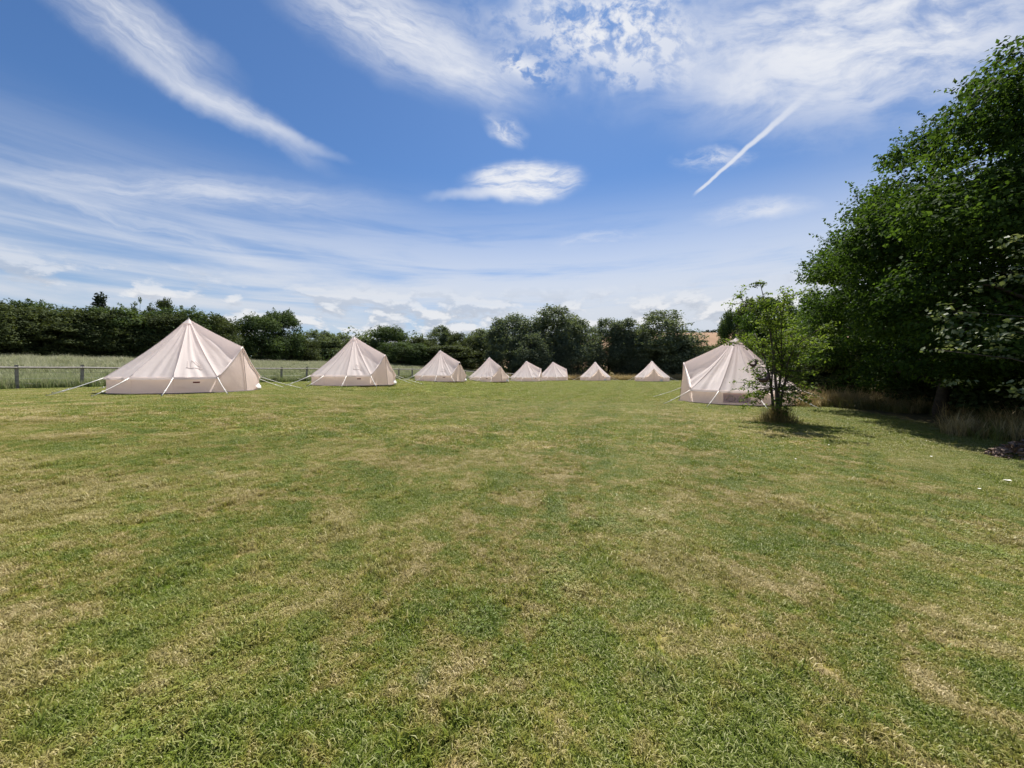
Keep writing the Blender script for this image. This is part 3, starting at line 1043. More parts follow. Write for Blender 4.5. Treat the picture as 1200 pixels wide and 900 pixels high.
TREES = [
    # key, px, top, width, Z, label, name
    ('conifer_a', 118, 342, 44, 47, 'dark ragged pine tip poking highest above the left hedgerow', 'pine_tree'),
    ('conifer_a', 142, 359, 18, 48, 'small dark conifer top just right of the tall pine tip', 'conifer_tree'),
    ('conifer_a', 157, 357, 20, 49, 'small dark conifer top beside the bare thin sapling', 'conifer_tree'),
    ('thin_a', 165, 350, 16, 47, 'thin sparse sapling standing above the left hedgerow', 'sapling'),
    ('round_b', 188, 352, 46, 50, 'rounded bushy tree above the hedgerow left of the nearest tent peak', 'broadleaf_tree'),
    ('thin_a', 210, 359, 22, 49, 'small open topped tree directly left of the nearest tent peak', 'broadleaf_tree'),
    ('round_b', 262, 372, 52, 57, 'dark broad tree directly right of the nearest tent peak', 'broadleaf_tree'),
    ('round_a', 304, 371, 56, 55, 'dark round tree on the left of a close pair behind the fence', 'broadleaf_tree'),
    ('round_a', 330, 366, 50, 59, 'taller dark round tree on the right of a close pair behind the fence', 'broadleaf_tree'),
    ('willow_a', 372, 387, 52, 70, 'pale grey green willow directly left of the second tent', 'willow_tree'),
    ('willow_a', 397, 391, 48, 74, 'low grey green willow directly behind the second tent', 'willow_tree'),
    ('hedge_a', 352, 396, 40, 62, 'low dark bush between the round pair and the pale willow', 'bush'),
    ('round_b', 428, 398, 44, 78, 'low dark tree behind the right slope of the second tent', 'broadleaf_tree'),
    ('round_a', 456, 384, 52, 78, 'dark round topped tree right of the second tent', 'broadleaf_tree'),
    ('hedge_c', 470, 402, 50, 72, 'low mid green bush in front of the dark round tree', 'bush'),
    ('round_b', 494, 396, 44, 82, 'low dark tree behind the left slope of the third tent', 'broadleaf_tree'),
    ('willow_a', 517, 382, 36, 90, 'pale feathery tree rising behind the third tent', 'willow_tree'),
    ('round_b', 540, 391, 44, 84, 'dark tree behind the right slope of the third tent', 'broadleaf_tree'),
    ('willow_a', 562, 386, 46, 88, 'broad grey green tree behind the fourth tent', 'willow_tree'),
    ('hedge_b', 525, 406, 60, 78, 'low dark bush behind the gap between third and fourth tents', 'bush'),
    ('silver_a', 600, 368, 58, 78, 'tall silvery tree behind the gap of fourth and fifth tents', 'poplar_tree'),
    ('silver_a', 650, 360, 76, 80, 'tallest broad silvery tree behind the fifth and sixth tents', 'poplar_tree'),
    ('silver_b', 678, 377, 52, 75, 'dense tree leaning on the right of the tallest silvery tree', 'poplar_tree'),
    ('silver_b', 625, 392, 52, 73, 'low dense tree behind the peak of the fifth tent', 'poplar_tree'),
    ('silver_a', 714, 373, 50, 79, 'upright dense tree behind the seventh tent', 'poplar_tree'),
    ('silver_b', 738, 375, 46, 77, 'upright bushy tree behind the gap of seventh and eighth tents', 'poplar_tree'),
    ('silver_b', 776, 365, 76, 75, 'broad bushy rounded tree directly behind the eighth tent', 'poplar_tree'),
    ('silver_b', 755, 388, 60, 78, 'low dense tree filling the gap left of the broad rounded tree', 'poplar_tree'),
    ('silver_a', 795, 392, 40, 74, 'low dense tree against the right side of the broad rounded tree', 'poplar_tree'),
    ('hedge_b', 808, 408, 40, 80, 'low dark bush right of the broad rounded tree', 'bush'),
    ('hedge_c', 826, 406, 36, 84, 'low dark bush below the brown hill field', 'bush'),
    ('hedge_a', 846, 404, 36, 78, 'low dark bush behind the peak of the big near tent', 'bush'),
    ('round_a', 860, 365, 40, 44, 'dark tree left behind the young tree top', 'broadleaf_tree'),
    ('round_b', 885, 352, 52, 38, 'dark tree hidden behind the young tree', 'broadleaf_tree'),
]
for key, px, top, wd, Z, label, name in TREES:
    x, Z, H, Rr = from_px(px, top, wd, Z)
    place_tree(key, name, label, {'bush': 'bush', 'willow_tree': 'willow', 'sapling': 'sapling', 'pine_tree': 'pine'}.get(name, 'tree'), x, Z, H, Rr, rt.uniform(0, 6.28), 'trees and bushes along the far edge of the field')
# low scrub that closes the foot of the far tree line (reads as one mass)
def scrub(name, label, seed, spots, leaf, mat, nleaf):
    rng = np.random.default_rng(seed)
    cl = np.array(spots)
    w = cl[:, 3] ** 2
    ci = rng.choice(len(cl), nleaf, p=w / w.sum())
    d = rng.normal(0, 1, (nleaf, 3))
    d /= np.linalg.norm(d, axis=1, keepdims=True)
    d[:, 2] = np.abs(d[:, 2]) * 1.0 - .15
    r = cl[ci, 3] * (.55 + .5 * rng.uniform(0, 1, nleaf))
    cen = cl[ci, :3] + d * r[:, None]
    nor = d + np.array([0, 0, .4]) + rng.normal(0, .5, (nleaf, 3))
    tint = np.clip(.2 + .45 * rng.uniform(0, 1, len(cl))[ci] + rng.normal(0, .15, nleaf), 0, 1)
    me = leaves_mesh(name, cen, nor, leaf * rng.uniform(.6, 1.4, nleaf), tint, mat, rng)
    o = obj(name, me)
    tag(o, label, kind='stuff')
    return o


sp_ = []
rs = random.Random(11)
for k in range(170):
    px = rs.uniform(330, 870)
    u = (px - 600) / F
    Z = (124 / (1 - 2 * u) + 3) if u < -.2 else rs.uniform(82, 92)
    Z = min(Z, 92) + rs.uniform(0, 5)
    x = u * Z
    rr = rs.uniform(1.0, 2.6)
    sp_.append((x, Z, G(x, Z) + rr * .35, rr))
scrub('undergrowth', 'dark scrub closing the foot of the far tree line', 4, sp_, .42, MAT['leaf_round'], 15000)
sp_ = []
for k in range(200):
    x = rs.uniform(-130, 30)
    y = rs.uniform(135, 175)
    rr = rs.uniform(3.5, 6.0)
    sp_.append((x, y, rs.uniform(2, 9.5) + 4.0, rr))
scrub('distant_woodland', 'distant hazy woodland behind the second tent', 5, sp_, 1.1, MAT['leaf_willow'], 14000)
sp_ = []
for k in range(520):
    x = rs.uniform(-350, 500)
    y = 322 + rs.uniform(-4, 4)
    hz = -3 + float(hill_top(x))
    rr = rs.uniform(1.4, 2.6)
    sp_.append((x, y, hz + rr * .5, rr))
scrub('distant_hedge', 'distant dark hedge line along the top of the brown hill', 6, sp_, 1.2, MAT['leaf_conifer'], 14000)


# shelter belt on the right
def belt_tree(name, seed, x, y, H, Rr, z0, n, leaf, label, mat, cat='tree', group='trees of the shelter belt on the right', shape='egg', nclump=90, clump=.24, tr=.17, stems=1, bark='bark', droop=.05, aspect=.55, flat=.85):
    tm, cm = tree_meshes(name, seed, H, Rr, z0, nclump, n, leaf, mat, MAT[bark], shape, clump, flat, tr, droop=droop, stems=stems, aspect=aspect)
    root = empty(name, (x, y, G(x, y) - .03), 0)
    tag(root, label, cat, group)
    obj('trunk', tm, root)
    obj('crown', cm, root)
    return root


belt_tree('broadleaf_tree', 21, 12.8, 9.0, 9.1, 3.9, 1.5, 66000, .125, 'tallest dark broadleaf tree of the shelter belt at the right edge', MAT['leaf_belt'])
belt_tree('broadleaf_tree', 22, 14.4, 13.0, 9.5, 3.9, 1.2, 60000, .125, 'large dark broadleaf tree second in the shelter belt with a bare forked trunk', MAT['leaf_belt'], stems=2, tr=.16)
belt_tree('broadleaf_tree', 23, 17.3, 18.0, 9.0, 3.4, .7, 40000, .13, 'broadleaf tree with glossy sunlit left flank behind the big near tent', MAT['leaf_belt'])
belt_tree('broadleaf_tree', 24, 19.0, 23.5, 6.6, 2.5, .5, 20000, .15, 'yellow green tree showing just right of the young tree', MAT['leaf_small'])
belt_tree('broadleaf_tree', 25, 20.3, 30.0, 7.2, 3.0, .5, 18000, .17, 'dark tree deep in the shelter belt behind the young tree', MAT['leaf_belt'])
belt_tree('broadleaf_tree', 26, 17.8, 9.0, 9.5, 3.8, .6, 22000, .17, 'dark tree in the second row of the shelter belt at the right edge', MAT['leaf_belt'])
belt_tree('broadleaf_tree', 27, 18.8, 14.5, 9.0, 3.6, .3, 20000, .17, 'dark tree in the second row behind the forked trunk', MAT['leaf_belt'])
for i, (x, y, H, Rr, lab) in enumerate(((16.4, 12.2, 3.4, 2.0, 'dark understorey bush behind the forked trunk on its right'), (17.4, 15.6, 3.2, 2.0, 'dark understorey bush behind the forked trunk on its left'),
                                   (17.0, 20.5, 3.0, 1.9, 'dark understorey bush right of the big near tent'), (18.0, 25.5, 3.4, 2.2, 'dark understorey bush behind the young tree'), (15.0, 8.2, 3.2, 1.9, 'dark understorey bush at the right edge under the whitebeam'), (19.0, 22.0, 4.4, 2.6, 'dark understorey bush behind the yellow green tree of the shelter belt'), (20.5, 18.5, 4.2, 2.4, 'dark understorey bush deepest under the shelter trees'), (20.5, 12.0, 4.4, 2.4, 'dark understorey bush deep behind the whitebeam'))):
    place_tree(('hedge_c', 'hedge_a', 'hedge_b')[i % 3], 'bush', lab, 'bush', x, y, H, Rr, i * 1.1, 'understorey bushes of the shelter belt')
# pale-leaved tree reaching in at the right edge
belt_tree('whitebeam_tree', 31, 10.15, 6.6, 4.5, 1.8, .8, 2300, .088, 'pale leaved whitebeam reaching branches in from the right edge', MAT['leaf_pale'], nclump=70, clump=.17, tr=.06, shape='egg', droop=.1, aspect=.68, stems=2, group='trees of the shelter belt on the right', flat=.55)
# young multi-stemmed tree in front of the big tent
def young_tree():
    rng = np.random.default_rng(77)
    mb = MB()
    cen, nor, tin = [], [], []
    H0, R0 = 4.1, 1.45
    stems = []
    for i in range(9):
        a = 2 * math.pi * i / 9 + rng.uniform(-.3, .3)
        if i == 7:   # tallest thin leader, leaning left
            tip = Vector((-.42, .1, 4.25))
        elif i == 3:
            tip = Vector((.15, -.2, 3.9))
        else:
            rr = rng.uniform(.65, 1.0) * R0
            tip = Vector((rr * math.cos(a), rr * math.sin(a), rng.uniform(2.2, 3.7)))
        b = Vector((.09 * math.cos(a), .09 * math.sin(a), 0)) if i < 3 or i == 7 else None
        stems.append((b, tip, a))
    main = []
    def curve(p0, p1, bow, t):
        p = p0.lerp(p1, t)
        k = math.sin(math.pi * t)
        return p + Vector((bow[0] * k, bow[1] * k, bow[2] * k))
    def spray(p, rad, n, dark=0.0):
        d = rng.normal(0, 1, (n, 3)); d /= np.linalg.norm(d, axis=1, keepdims=True)
        c = np.array(p) + d * rad * rng.uniform(.15, 1, (n, 1)) * np.array([1.15, 1.15, .62])
        cen.append(c)
        nor.append(d * .5 + np.array([0, 0, .7]) + rng.normal(0, .5, (n, 3)))
        tin.append(np.clip(rng.uniform(.2, .75) + rng.normal(0, .15, n) - dark, 0, 1))
    for b, tip, a in stems:
        if b is None:
            m = main[rng.integers(0, len(main))]
            b = m[rng.integers(3, 6)]
            r0 = .026
        else:
            r0 = .05
        bow = (-tip.x * .22, -tip.y * .22, .12)
        pts = [curve(b, tip, bow, t) for t in np.linspace(0, 1, 10)]
        if r0 > .03: main.append(pts)
        mb.tube(pts, [r0 * (1 - .86 * t) for t in np.linspace(0, 1, 10)], 6)
        L = (tip - b).length
        nb = int(7 + 4 * L)
        for q in range(nb):
            t = rng.uniform(.28, 1.0)
            p = curve(b, tip, bow, t)
            out = Vector((rng.normal(0, 1), rng.normal(0, 1), rng.uniform(-.15, .75))).normalized()
            thin = tip.z > 3.85 and p.z > 3.15
            ln = rng.uniform(.2, .6) * (1.15 - .5 * t) * (.8 if thin else 1.55)
            e = p + out * ln
            mb.tube([p, (p + e) / 2 + Vector((0, 0, .03)), e], [.009, .006, .003], 4, cap=False)
            if p.z < .5: continue
            for w in range(3):
                spray(p.lerp(e, .35 + .33 * w), (.09 if thin else .165), 7 if thin else 15)
    for q in range(40):   # low thin side twigs towards the tent
        a = rng.uniform(0, 2 * math.pi)
        z = rng.uniform(.5, 1.6)
        e = Vector((math.cos(a) * rng.uniform(.5, 1.25), math.sin(a) * rng.uniform(.5, 1.25), z + rng.uniform(-.15, .25)))
        m = main[q % len(main)][3]
        mb.tube([m, (m + e) / 2 + Vector((0, 0, .06)), e], [.012, .008, .003], 4, cap=False)
        for w in range(3):
            spray(m.lerp(e, .55 + .22 * w), .15, 13)
    for q in range(9):   # suckers round the foot
        a = rng.uniform(0, 2 * math.pi)
        r0, z = rng.uniform(.05, .2), rng.uniform(.35, .95)
        b = Vector((r0 * math.cos(a), r0 * math.sin(a), 0))
        e = Vector((r0 * 2.2 * math.cos(a), r0 * 2.2 * math.sin(a), z))
        mb.tube([b, (b + e) / 2, e], [.008, .006, .003], 4, cap=False)
        for w in range(4):
            spray(b.lerp(e, .3 + .23 * w), .12, 10, .12)
    cen = np.concatenate(cen); nor = np.concatenate(nor); tin = np.concatenate(tin)
    # twigs that carry the two hanging ornaments, and the gap the ornaments hang in
    keep = np.ones(len(cen), dtype=bool)
    for ox, oz, rr in ((-1.19, 1.76, .14), (-.91, 1.38, .19)):
        top = Vector((ox + .05, -.8, oz + rr * 2.4 - .03))
        m = main[0][5]
        mb.tube([m, (m + top) / 2 + Vector((0, 0, .12)), top], [.010, .007, .004], 4, cap=False)
        P0 = np.array((ox, -.8, oz)); D = np.array((-(7.8 + ox), -10.6, 1.5 - oz)); D /= np.linalg.norm(D)
        r = cen - P0
        al = r @ D
        di = np.linalg.norm(r - al[:, None] * D, axis=1)
        keep &= ~((di < rr * 1.3) & (al > -.7))
    cen, nor, tin = cen[keep], nor[keep], tin[keep]
    crown = leaves_mesh('young_tree_crown', cen, nor, .082 * rng.uniform(.6, 1.35, len(cen)), tin, MAT['leaf_small'], rng, .52)
    trunk = mb.mesh('young_tree_stems', MAT['bark'], True)
    root = empty('young_tree', (7.8, 11.4, G(7.8, 11.4) - .03))
    tag(root, 'young slim multi stemmed tree standing in front of the big right tent', 'tree')
    obj('trunk', trunk, root)
    obj('crown', crown, root)


young_tree()


# ------------------------------------------------------------------ tents
TR, TH, TE = 2.5, 3.0, 0.62
N12 = 12


def ridge(k, t):
    """point on ridge k (0 is the door A-frame) at t from apex (0) to eave (1)"""
    a = 2 * math.pi * k / N12
    if k % N12 == 0:
        E = Vector((2.25, 0, 1.86))
        sag = .03
    else:
        E = Vector((TR * math.cos(a), TR * math.sin(a), TE))
        sag = .14
    A = Vector((.05 * math.cos(a), .05 * math.sin(a), TH))
    p = A.lerp(E, t)
    p.z -= sag * math.sin(math.pi * t) * (1.1 - .3 * t)
    return p


def panel_fn(k, rng):
    ph = [rng.uniform(0, 6.28) for _ in range(6)]
    am = [rng.uniform(.5, 1.2) for _ in range(6)]
    deep = .17 if k in (0, 11) else rng.uniform(.09, .16)
    amid = 2 * math.pi * (k + .5) / N12
    nin = Vector((-math.cos(amid) * .65, -math.sin(amid) * .65, -.76))
    def fn(s, t):
        t0 = t
        t = .0 + t
        p = ridge(k, t).lerp(ridge(k + 1, t), s)
        b = math.sin(math.pi * s) ** .8
        env = t ** .9
        w = deep * b * env * (1.0 if k in (0, 11) else (1.15 - .45 * t))
        # tension folds that fan out from the apex and from the guy points
        w += .050 * am[0] * b * env * math.sin(3 * math.pi * s + ph[0] + 1.2 * t) * (1 - .4 * t)
        w += .030 * am[1] * b * env * math.sin(7 * math.pi * s + ph[1] + 2.5 * math.sin(3 * t + ph[2]))
        w += .017 * am[2] * b * t * math.sin(9 * t + 5 * s + ph[3])
        w += .011 * am[3] * b * t * math.sin(17 * (t * .7 - s * .9) + ph[4])
        return p + nin * w
    return fn


def make_tent_meshes():
    rng = random.Random(7)
    M = {'roof_panel': [], 'seam': [], 'wall_panel': [], 'door_panel': [], 'guy_rope': [], 'peg': [], 'slider': []}
    for k in range(N12):
        fn = panel_fn(k, rng)
        mb = MB()
        mb.grid(fn, 14, 22)
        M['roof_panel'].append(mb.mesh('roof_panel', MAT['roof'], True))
        # seam tape on ridge k, slightly proud
        mb = MB()
        a = 2 * math.pi * k / N12
        up = Vector((math.cos(a) * .5, math.sin(a) * .5, .8)) * .006
        mb.tube([ridge(k, t) + up for t in np.linspace(.04, 1, 14)], [.005 + .005 * t for t in np.linspace(0, 1, 14)], 6)
        M['seam'].append(mb.mesh('seam', MAT['seam'], True))
    for k in range(1, N12 - 1):
        a0, a1 = 2 * math.pi * k / N12, 2 * math.pi * (k + 1) / N12
        ph = rng.uniform(0, 6)
        B0 = Vector((math.cos(a0), math.sin(a0), 0)) * (TR - .03)
        B1 = Vector((math.cos(a1), math.sin(a1), 0)) * (TR - .03)
        outw = (B0 + B1).normalized()
        def wf(s, t):
            p = B0.lerp(B1, s)
            z = .03 + (TE - .02) * t
            b = math.sin(math.pi * s)
            w = .02 * b * math.sin(5 * s + ph) + .012 * math.sin(11 * s + 4 * t + ph) * b - .05 * b * math.sin(math.pi * t * .5) - .02 * math.sin(math.pi * t)
            return p + outw * w + Vector((0, 0, z))
        mb = MB()
        mb.grid(wf, 12, 6)
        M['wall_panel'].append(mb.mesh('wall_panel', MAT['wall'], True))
    P = ridge(0, 1)
    for sgn in (1, -1):
        kk = 1 if sgn == 1 else 11
        E = ridge(kk, 1)
        fn = panel_fn(0 if sgn == 1 else 11, random.Random(1))
        C0 = Vector((E.x - .02, E.y - sgn * .01, .03))
        Bc = Vector((2.44, 0, .03))
        ph = 1.3 * sgn
        def df(s, t):
            bot = C0.lerp(Bc, s)
            top = E.lerp(P, s) + Vector((-.02, 0, -.09 * math.sin(math.pi * s) - .01))
            p = bot.lerp(top, t)
            w = .03 * math.sin(math.pi * s) * math.sin(math.pi * t) + .014 * math.sin(9 * (s + t * .6) + ph) * math.sin(math.pi * s) * t
            return p + Vector((w, 0, 0))
        mb = MB()
        mb.grid(df, 12, 14)
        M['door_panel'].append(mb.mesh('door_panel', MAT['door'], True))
    mb = MB()
    mb.tube([Vector((2.455, .0, .04)).lerp(P + Vector((.012, 0, -.05)), t) for t in np.linspace(0, 1, 6)], .009, 5)
    M['zip'] = mb.mesh('zip', MAT['zip'], True)
    # bright edging from guy corner over the A-frame peak to the other guy corner
    M['door_edge'] = []
    for kk in (1, 11):
        E = ridge(kk, 1)
        mb = MB()
        pts = []
        for s in np.linspace(0, 1, 12):
            p = P.lerp(E, s)
            p.z -= .085 * math.sin(math.pi * s) - .006
            p.x += .012
            pts.append(p)
        mb.tube(pts, .026, 6)
        M['door_edge'].append(mb.mesh('door_edge', MAT['seam'], True))
    # eave flap hanging over the wall
    mb = MB()
    for k in range(1, N12 - 1):
        a, b = ridge(k, 1), ridge(k + 1, 1)
        am = 2 * math.pi * (k + .5) / N12
        od = Vector((math.cos(am), math.sin(am), 0))
        fnp = None
        def ef(s, t):
            p = a.lerp(b, s) + od * (.012 - .035 * math.sin(math.pi * s)) + Vector((0, 0, .012 - .085 * t - .010 * math.sin(math.pi * s)))
            return p + od * (.02 * t)
        mb.grid(ef, 10, 2)
    M['eave_flap'] = mb.mesh('eave_flap', MAT['seam'], True)
    mb = MB()
    pts = [Vector((TR * math.cos(2 * math.pi * k / 12), TR * math.sin(2 * math.pi * k / 12), .02)) * 1.0 for k in range(1, 12)] + [Vector((2.5, 0, .02))]
    for i in range(12):
        a, b = pts[i], pts[(i + 1) % 12]
        mb.tube([a * 1.005, b * 1.005], .028, 5)
    M['groundsheet'] = mb.mesh('groundsheet', MAT['groundsheet'])
    # cap with overlapping collar
    mb = MB()
    def capf(s, t):
        a = 2 * math.pi * s
        r = .02 + .20 * t
        wob = 1 + .05 * math.sin(6 * a)
        return Vector((r * wob * math.cos(a), r * wob * math.sin(a), TH + .045 - .215 * t + .004 * math.sin(12 * a)))
    mb.grid(capf, 24, 4)
    M['roof_cap'] = mb.mesh('roof_cap', MAT['seam'], True)
    mb = MB()
    mb.tube([(0, 0, TH - .02), (0, 0, TH + .05), (0, 0, TH + .09)], [.035, .035, .012], 8)
    M['pole_tip'] = mb.mesh('pole_tip', MAT['peg'], True)
    # guys
    for k in range(1, N12):
        a = 2 * math.pi * k / N12
        E = ridge(k, 1) + Vector((math.cos(a) * .02, math.sin(a) * .02, -.02))
        L = rng.uniform(1.15, 1.5) if k not in (1, 11) else 1.7
        aa = a + rng.uniform(-.06, .06) + (-.25 if k == 11 else (.25 if k == 1 else 0))
        Pg = Vector((E.x + math.cos(aa) * L, E.y + math.sin(aa) * L, .03))
        mb = MB()
        pts = [E.lerp(Pg, t) - Vector((0, 0, .03 * math.sin(math.pi * t))) for t in np.linspace(0, 1, 5)]
        mb.tube(pts, [.017, .013, .011, .010, .010], 6)
        M['guy_rope'].append(mb.mesh('guy_rope', MAT['rope'], True))
        mb = MB()
        dn = Vector((math.cos(aa), math.sin(aa), 0))
        mb.tube([Pg + dn * .05 + Vector((0, 0, -.12)), Pg + Vector((0, 0, .05))], .010, 5)
        M['peg'].append(mb.mesh('peg', MAT['peg']))
        mb = MB()
        q = E.lerp(Pg, .72) - Vector((0, 0, .022))
        d = (Pg - E).normalized()
        mb.tube([q - d * .035, q + d * .035], .026, 6)
        M['slider'].append(mb.mesh('slider', MAT['rope']))
    # outlined window flap on roof panel 10 (the panel beside the door)
    fn = panel_fn(10, random.Random(7))
    # reuse the real panel function by re-reading mesh vertices
    rp = M['roof_panel'][10]
    def on10(s, t, lift=.012):
        i, j = min(13, int(s * 14)), min(21, int(t * 22))
        fs, ft = s * 14 - i, t * 22 - j
        g = lambda ii, jj: rp.vertices[jj * 15 + ii].co
        p = g(i, j).lerp(g(i + 1, j), fs).lerp(g(i, j + 1).lerp(g(i + 1, j + 1), fs), ft)
        am = 2 * math.pi * 10.5 / 12
        return p + Vector((math.cos(am) * .65, math.sin(am) * .65, .76)) * lift
    def stroke(pts, r):
        mb.tube([on10(*p) for p in pts], r, 5)
    mb = MB()
    lin = lambda a, b, n=6: [(a[0] + (b[0] - a[0]) * t, a[1] + (b[1] - a[1]) * t) for t in np.linspace(0, 1, n)]
    stroke(lin((.26, .815), (.74, .815)), .009)
    stroke(lin((.30, .815), (.30, .68)), .006)
    stroke(lin((.44, .68), (.70, .80)), .007)
    stroke(lin((.56, .68), (.72, .76)), .005)
    stroke(lin((.40, .80), (.44, .68)), .004)
    M['window_flap'] = mb.mesh('window_flap', MAT['print'], True)
    # red tag and faded print on wall panel 10
    def on_wall(k, s, z, lift):
        wm = M['wall_panel'][k - 1]
        t = (z - .03) / (TE - .02)
        i, j = min(11, int(s * 12)), min(5, int(t * 6))
        fs, ft = s * 12 - i, t * 6 - j
        g = lambda ii, jj: wm.vertices[jj * 13 + ii].co
        p = g(i, j).lerp(g(i + 1, j), fs).lerp(g(i, j + 1).lerp(g(i + 1, j + 1), fs), ft)
        am = 2 * math.pi * (k + .5) / 12
        return p + Vector((math.cos(am), math.sin(am), 0)) * lift
    M['on_wall'] = on_wall
    mb = MB()
    mb.grid(lambda s, t: on_wall(10, .44 + .16 * s, .40 + .055 * t, .006), 3, 1)
    M['wall_tag'] = mb.mesh('wall_tag', MAT['red_tag'])
    mb = MB()
    for c in range(6):
        mb.grid(lambda s, t: on_wall(10, .10 + .028 * c + .018 * s, .20 + (.05 + .02 * (c % 2)) * t, .005), 1, 1)
    M['wall_print'] = mb.mesh('wall_print', MAT['wall'])
    # folded white corner of the door flap
    mb = MB()
    def ff(s, t):
        base = Vector((2.20, 1.20, .03)).lerp(Vector((2.33, .78, .03)), s)
        return base + Vector((.07 * math.sin(math.pi * s) + .05 * math.sin(5 * t), .02 * math.sin(7 * s), .34 * t * (1 - .35 * s)))
    mb.grid(ff, 6, 6)
    M['door_flap'] = mb.mesh('door_flap', MAT['rope'], True)
    return M


TM = make_tent_meshes()


def make_tent(name, extras):
    root = empty(name, (0, 0, 0))
    for me in TM['roof_panel']: obj('roof_panel', me, root)
    for me in TM['seam']: obj('seam', me, root)
    for me in TM['wall_panel']: obj('wall_panel', me, root)
    for me in TM['door_panel']: obj('door_panel', me, root)
    for me in TM['door_edge']: obj('door_edge', me, root)
    for key in ('zip', 'eave_flap', 'groundsheet', 'roof_cap', 'pole_tip') + tuple(extras):
        obj(key, TM[key], root)
    for a, b, c in zip(TM['guy_rope'], TM['peg'], TM['slider']):
        r = obj('guy_rope', a, root)
        obj('peg', b, r)
        obj('slider', c, r)
    return root


def copy_tree(o, parent=None):
    c = o.copy()
    COL.objects.link(c)
    c.parent = parent
    for ch in o.children:
        copy_tree(ch, c)
    return c


GT = 'canvas bell tents pitched round the field'
TENTS = [   # apex px, depth, door direction (deg), scale, label
    (221, 16.2, 0, 1.0, 'nearest cream bell tent at the left with a small red tag on its wall'),
    (415, 24.2, -17, 1.0, 'second cream bell tent in the row with its door turned half right'),
    (516, 37.6, -27, 1.0, 'third cream bell tent in the row with a dark vent hole at its door peak'),
    (573.5, 47.8, -50, 1.0, 'fourth cream bell tent in the row right of the one with the dark vent'),
    (617, 58.0, -14, 1.0, 'fifth cream bell tent in the row with a slim door at its right edge'),
    (648, 63.0, 6, 1.0, 'sixth cream bell tent standing half behind the fifth tent'),
    (697.5, 62.5, -88, 1.0, 'small far bell tent in the middle with triangular door facing straight at us'),
    (764, 57.5, -103, 1.0, 'small far bell tent nearest the big right tent, triangular door facing slightly left'),
]
proto = None
for i, (px, Z, dd, scl, lab) in enumerate(TENTS):
    x = (px - 600) / F * Z
    if proto is None:
        proto = make_tent('bell_tent', ('window_flap', 'wall_tag', 'wall_print', 'door_flap'))
        o = proto
    else:
        o = copy_tree(proto)
    o.location = (x, Z, G(x, Z))
    o.rotation_euler = (0, 0, R_(dd))
    o.scale = (scl,) * 3
    tag(o, lab, 'tent', GT)
    if i == 2:
        mb = MB()
        mb.tube([(2.27, 0, 1.60), (2.30, .0, 1.70), (2.27, 0, 1.80)], [.07, .11, .06], 8)
        obj('vent_hole', mb.mesh('vent_hole', MAT['zip'], True), o)
# big tent on the right, wall windows towards the camera
bt = make_tent('bell_tent', ())
bx, by = (863 - 600) / F * 19.0, 19.0
bt.location = (bx, by, G(bx, by))
BT_ROT = 165
bt.rotation_euler = (0, 0, R_(BT_ROT))
bt.scale = (1.06, 1.06, 1.04)
tag(bt, 'biggest bell tent at the right behind the young tree, with mauve arched wall windows', 'tent', GT)
ow = TM['on_wall']
mb = MB()
mb.grid(lambda s, t: ow(2, .12 + .76 * s, .12 + .40 * t, .006), 8, 4)
wv = obj('wall_window', mb.mesh('wall_window', MAT['mesh_window'], True), bt)
mb = MB()
for c0 in (.34, .66):
    mb.tube([ow(2, c0 + .11 * math.cos(a), .25 + .17 * math.sin(a), .012) for a in np.linspace(0, math.pi, 9)], .022, 5)
    mb.tube([ow(2, c0 - .11, .20, .012), ow(2, c0 + .11, .20, .012)], .018, 5)
obj('window_arch', mb.mesh('window_arch', MAT['wall'], True), wv)


# ------------------------------------------------------------------ fence
def build_fence():
    rng = random.Random(4)
    root = empty('post_and_rail_fence', (-36, -6, 0))
    tag(root, 'weathered grey wooden post and rail fence behind the row of tents', 'fence')
    s5 = math.sqrt(5)
    pts = []
    for i in range(39):
        s = 14.5 + i * 2.15
        x, y = -36 + s / s5, -6 + 2 * s / s5
        pts.append(Vector((x, y, G(x, y))))
    post_me = []
    for k in range(3):
        mb = MB()
        h = 1.14 + .03 * k
        mb.box((0, 0, h / 2 - .1), (.11, .11, h + .2), .03 * k)
        mb.box((.004 * k, 0, h + .012), (.10, .10, .028), .03 * k)
        post_me.append(mb.mesh('post', MAT['fence']))
    off = Vector((2 / s5, -1 / s5, 0)) * .075
    for i, p in enumerate(pts):
        o = obj('post', post_me[i % 3], root, p - root.location)
        o.rotation_euler = (rng.uniform(-.035, .035), rng.uniform(-.035, .035), math.atan2(2, 1) + rng.uniform(-.05, .05))
    for i in range(len(pts) - 1):
        a, b = pts[i] + off, pts[i + 1] + off
        zt = 1.05
        mb = MB()
        A, B = a + Vector((0, 0, zt + rng.uniform(-.02, .02))), b + Vector((0, 0, zt + rng.uniform(-.02, .02)))
        d = (B - A) * .004
        mb.tube([A + d - root.location, (A + B) / 2 - root.location + Vector((0, 0, -.01)), B - d - root.location], .055, 4)
        obj('rail', mb.mesh('rail', MAT['fence_rail']), root)
    for z in (.25, .5, .78):
        mb = MB()
        mb.tube([p + off * .8 + Vector((0, 0, z)) - root.location for p in pts], .006, 4)
        obj('wire', mb.mesh('wire', MAT['wire']), root)


build_fence()


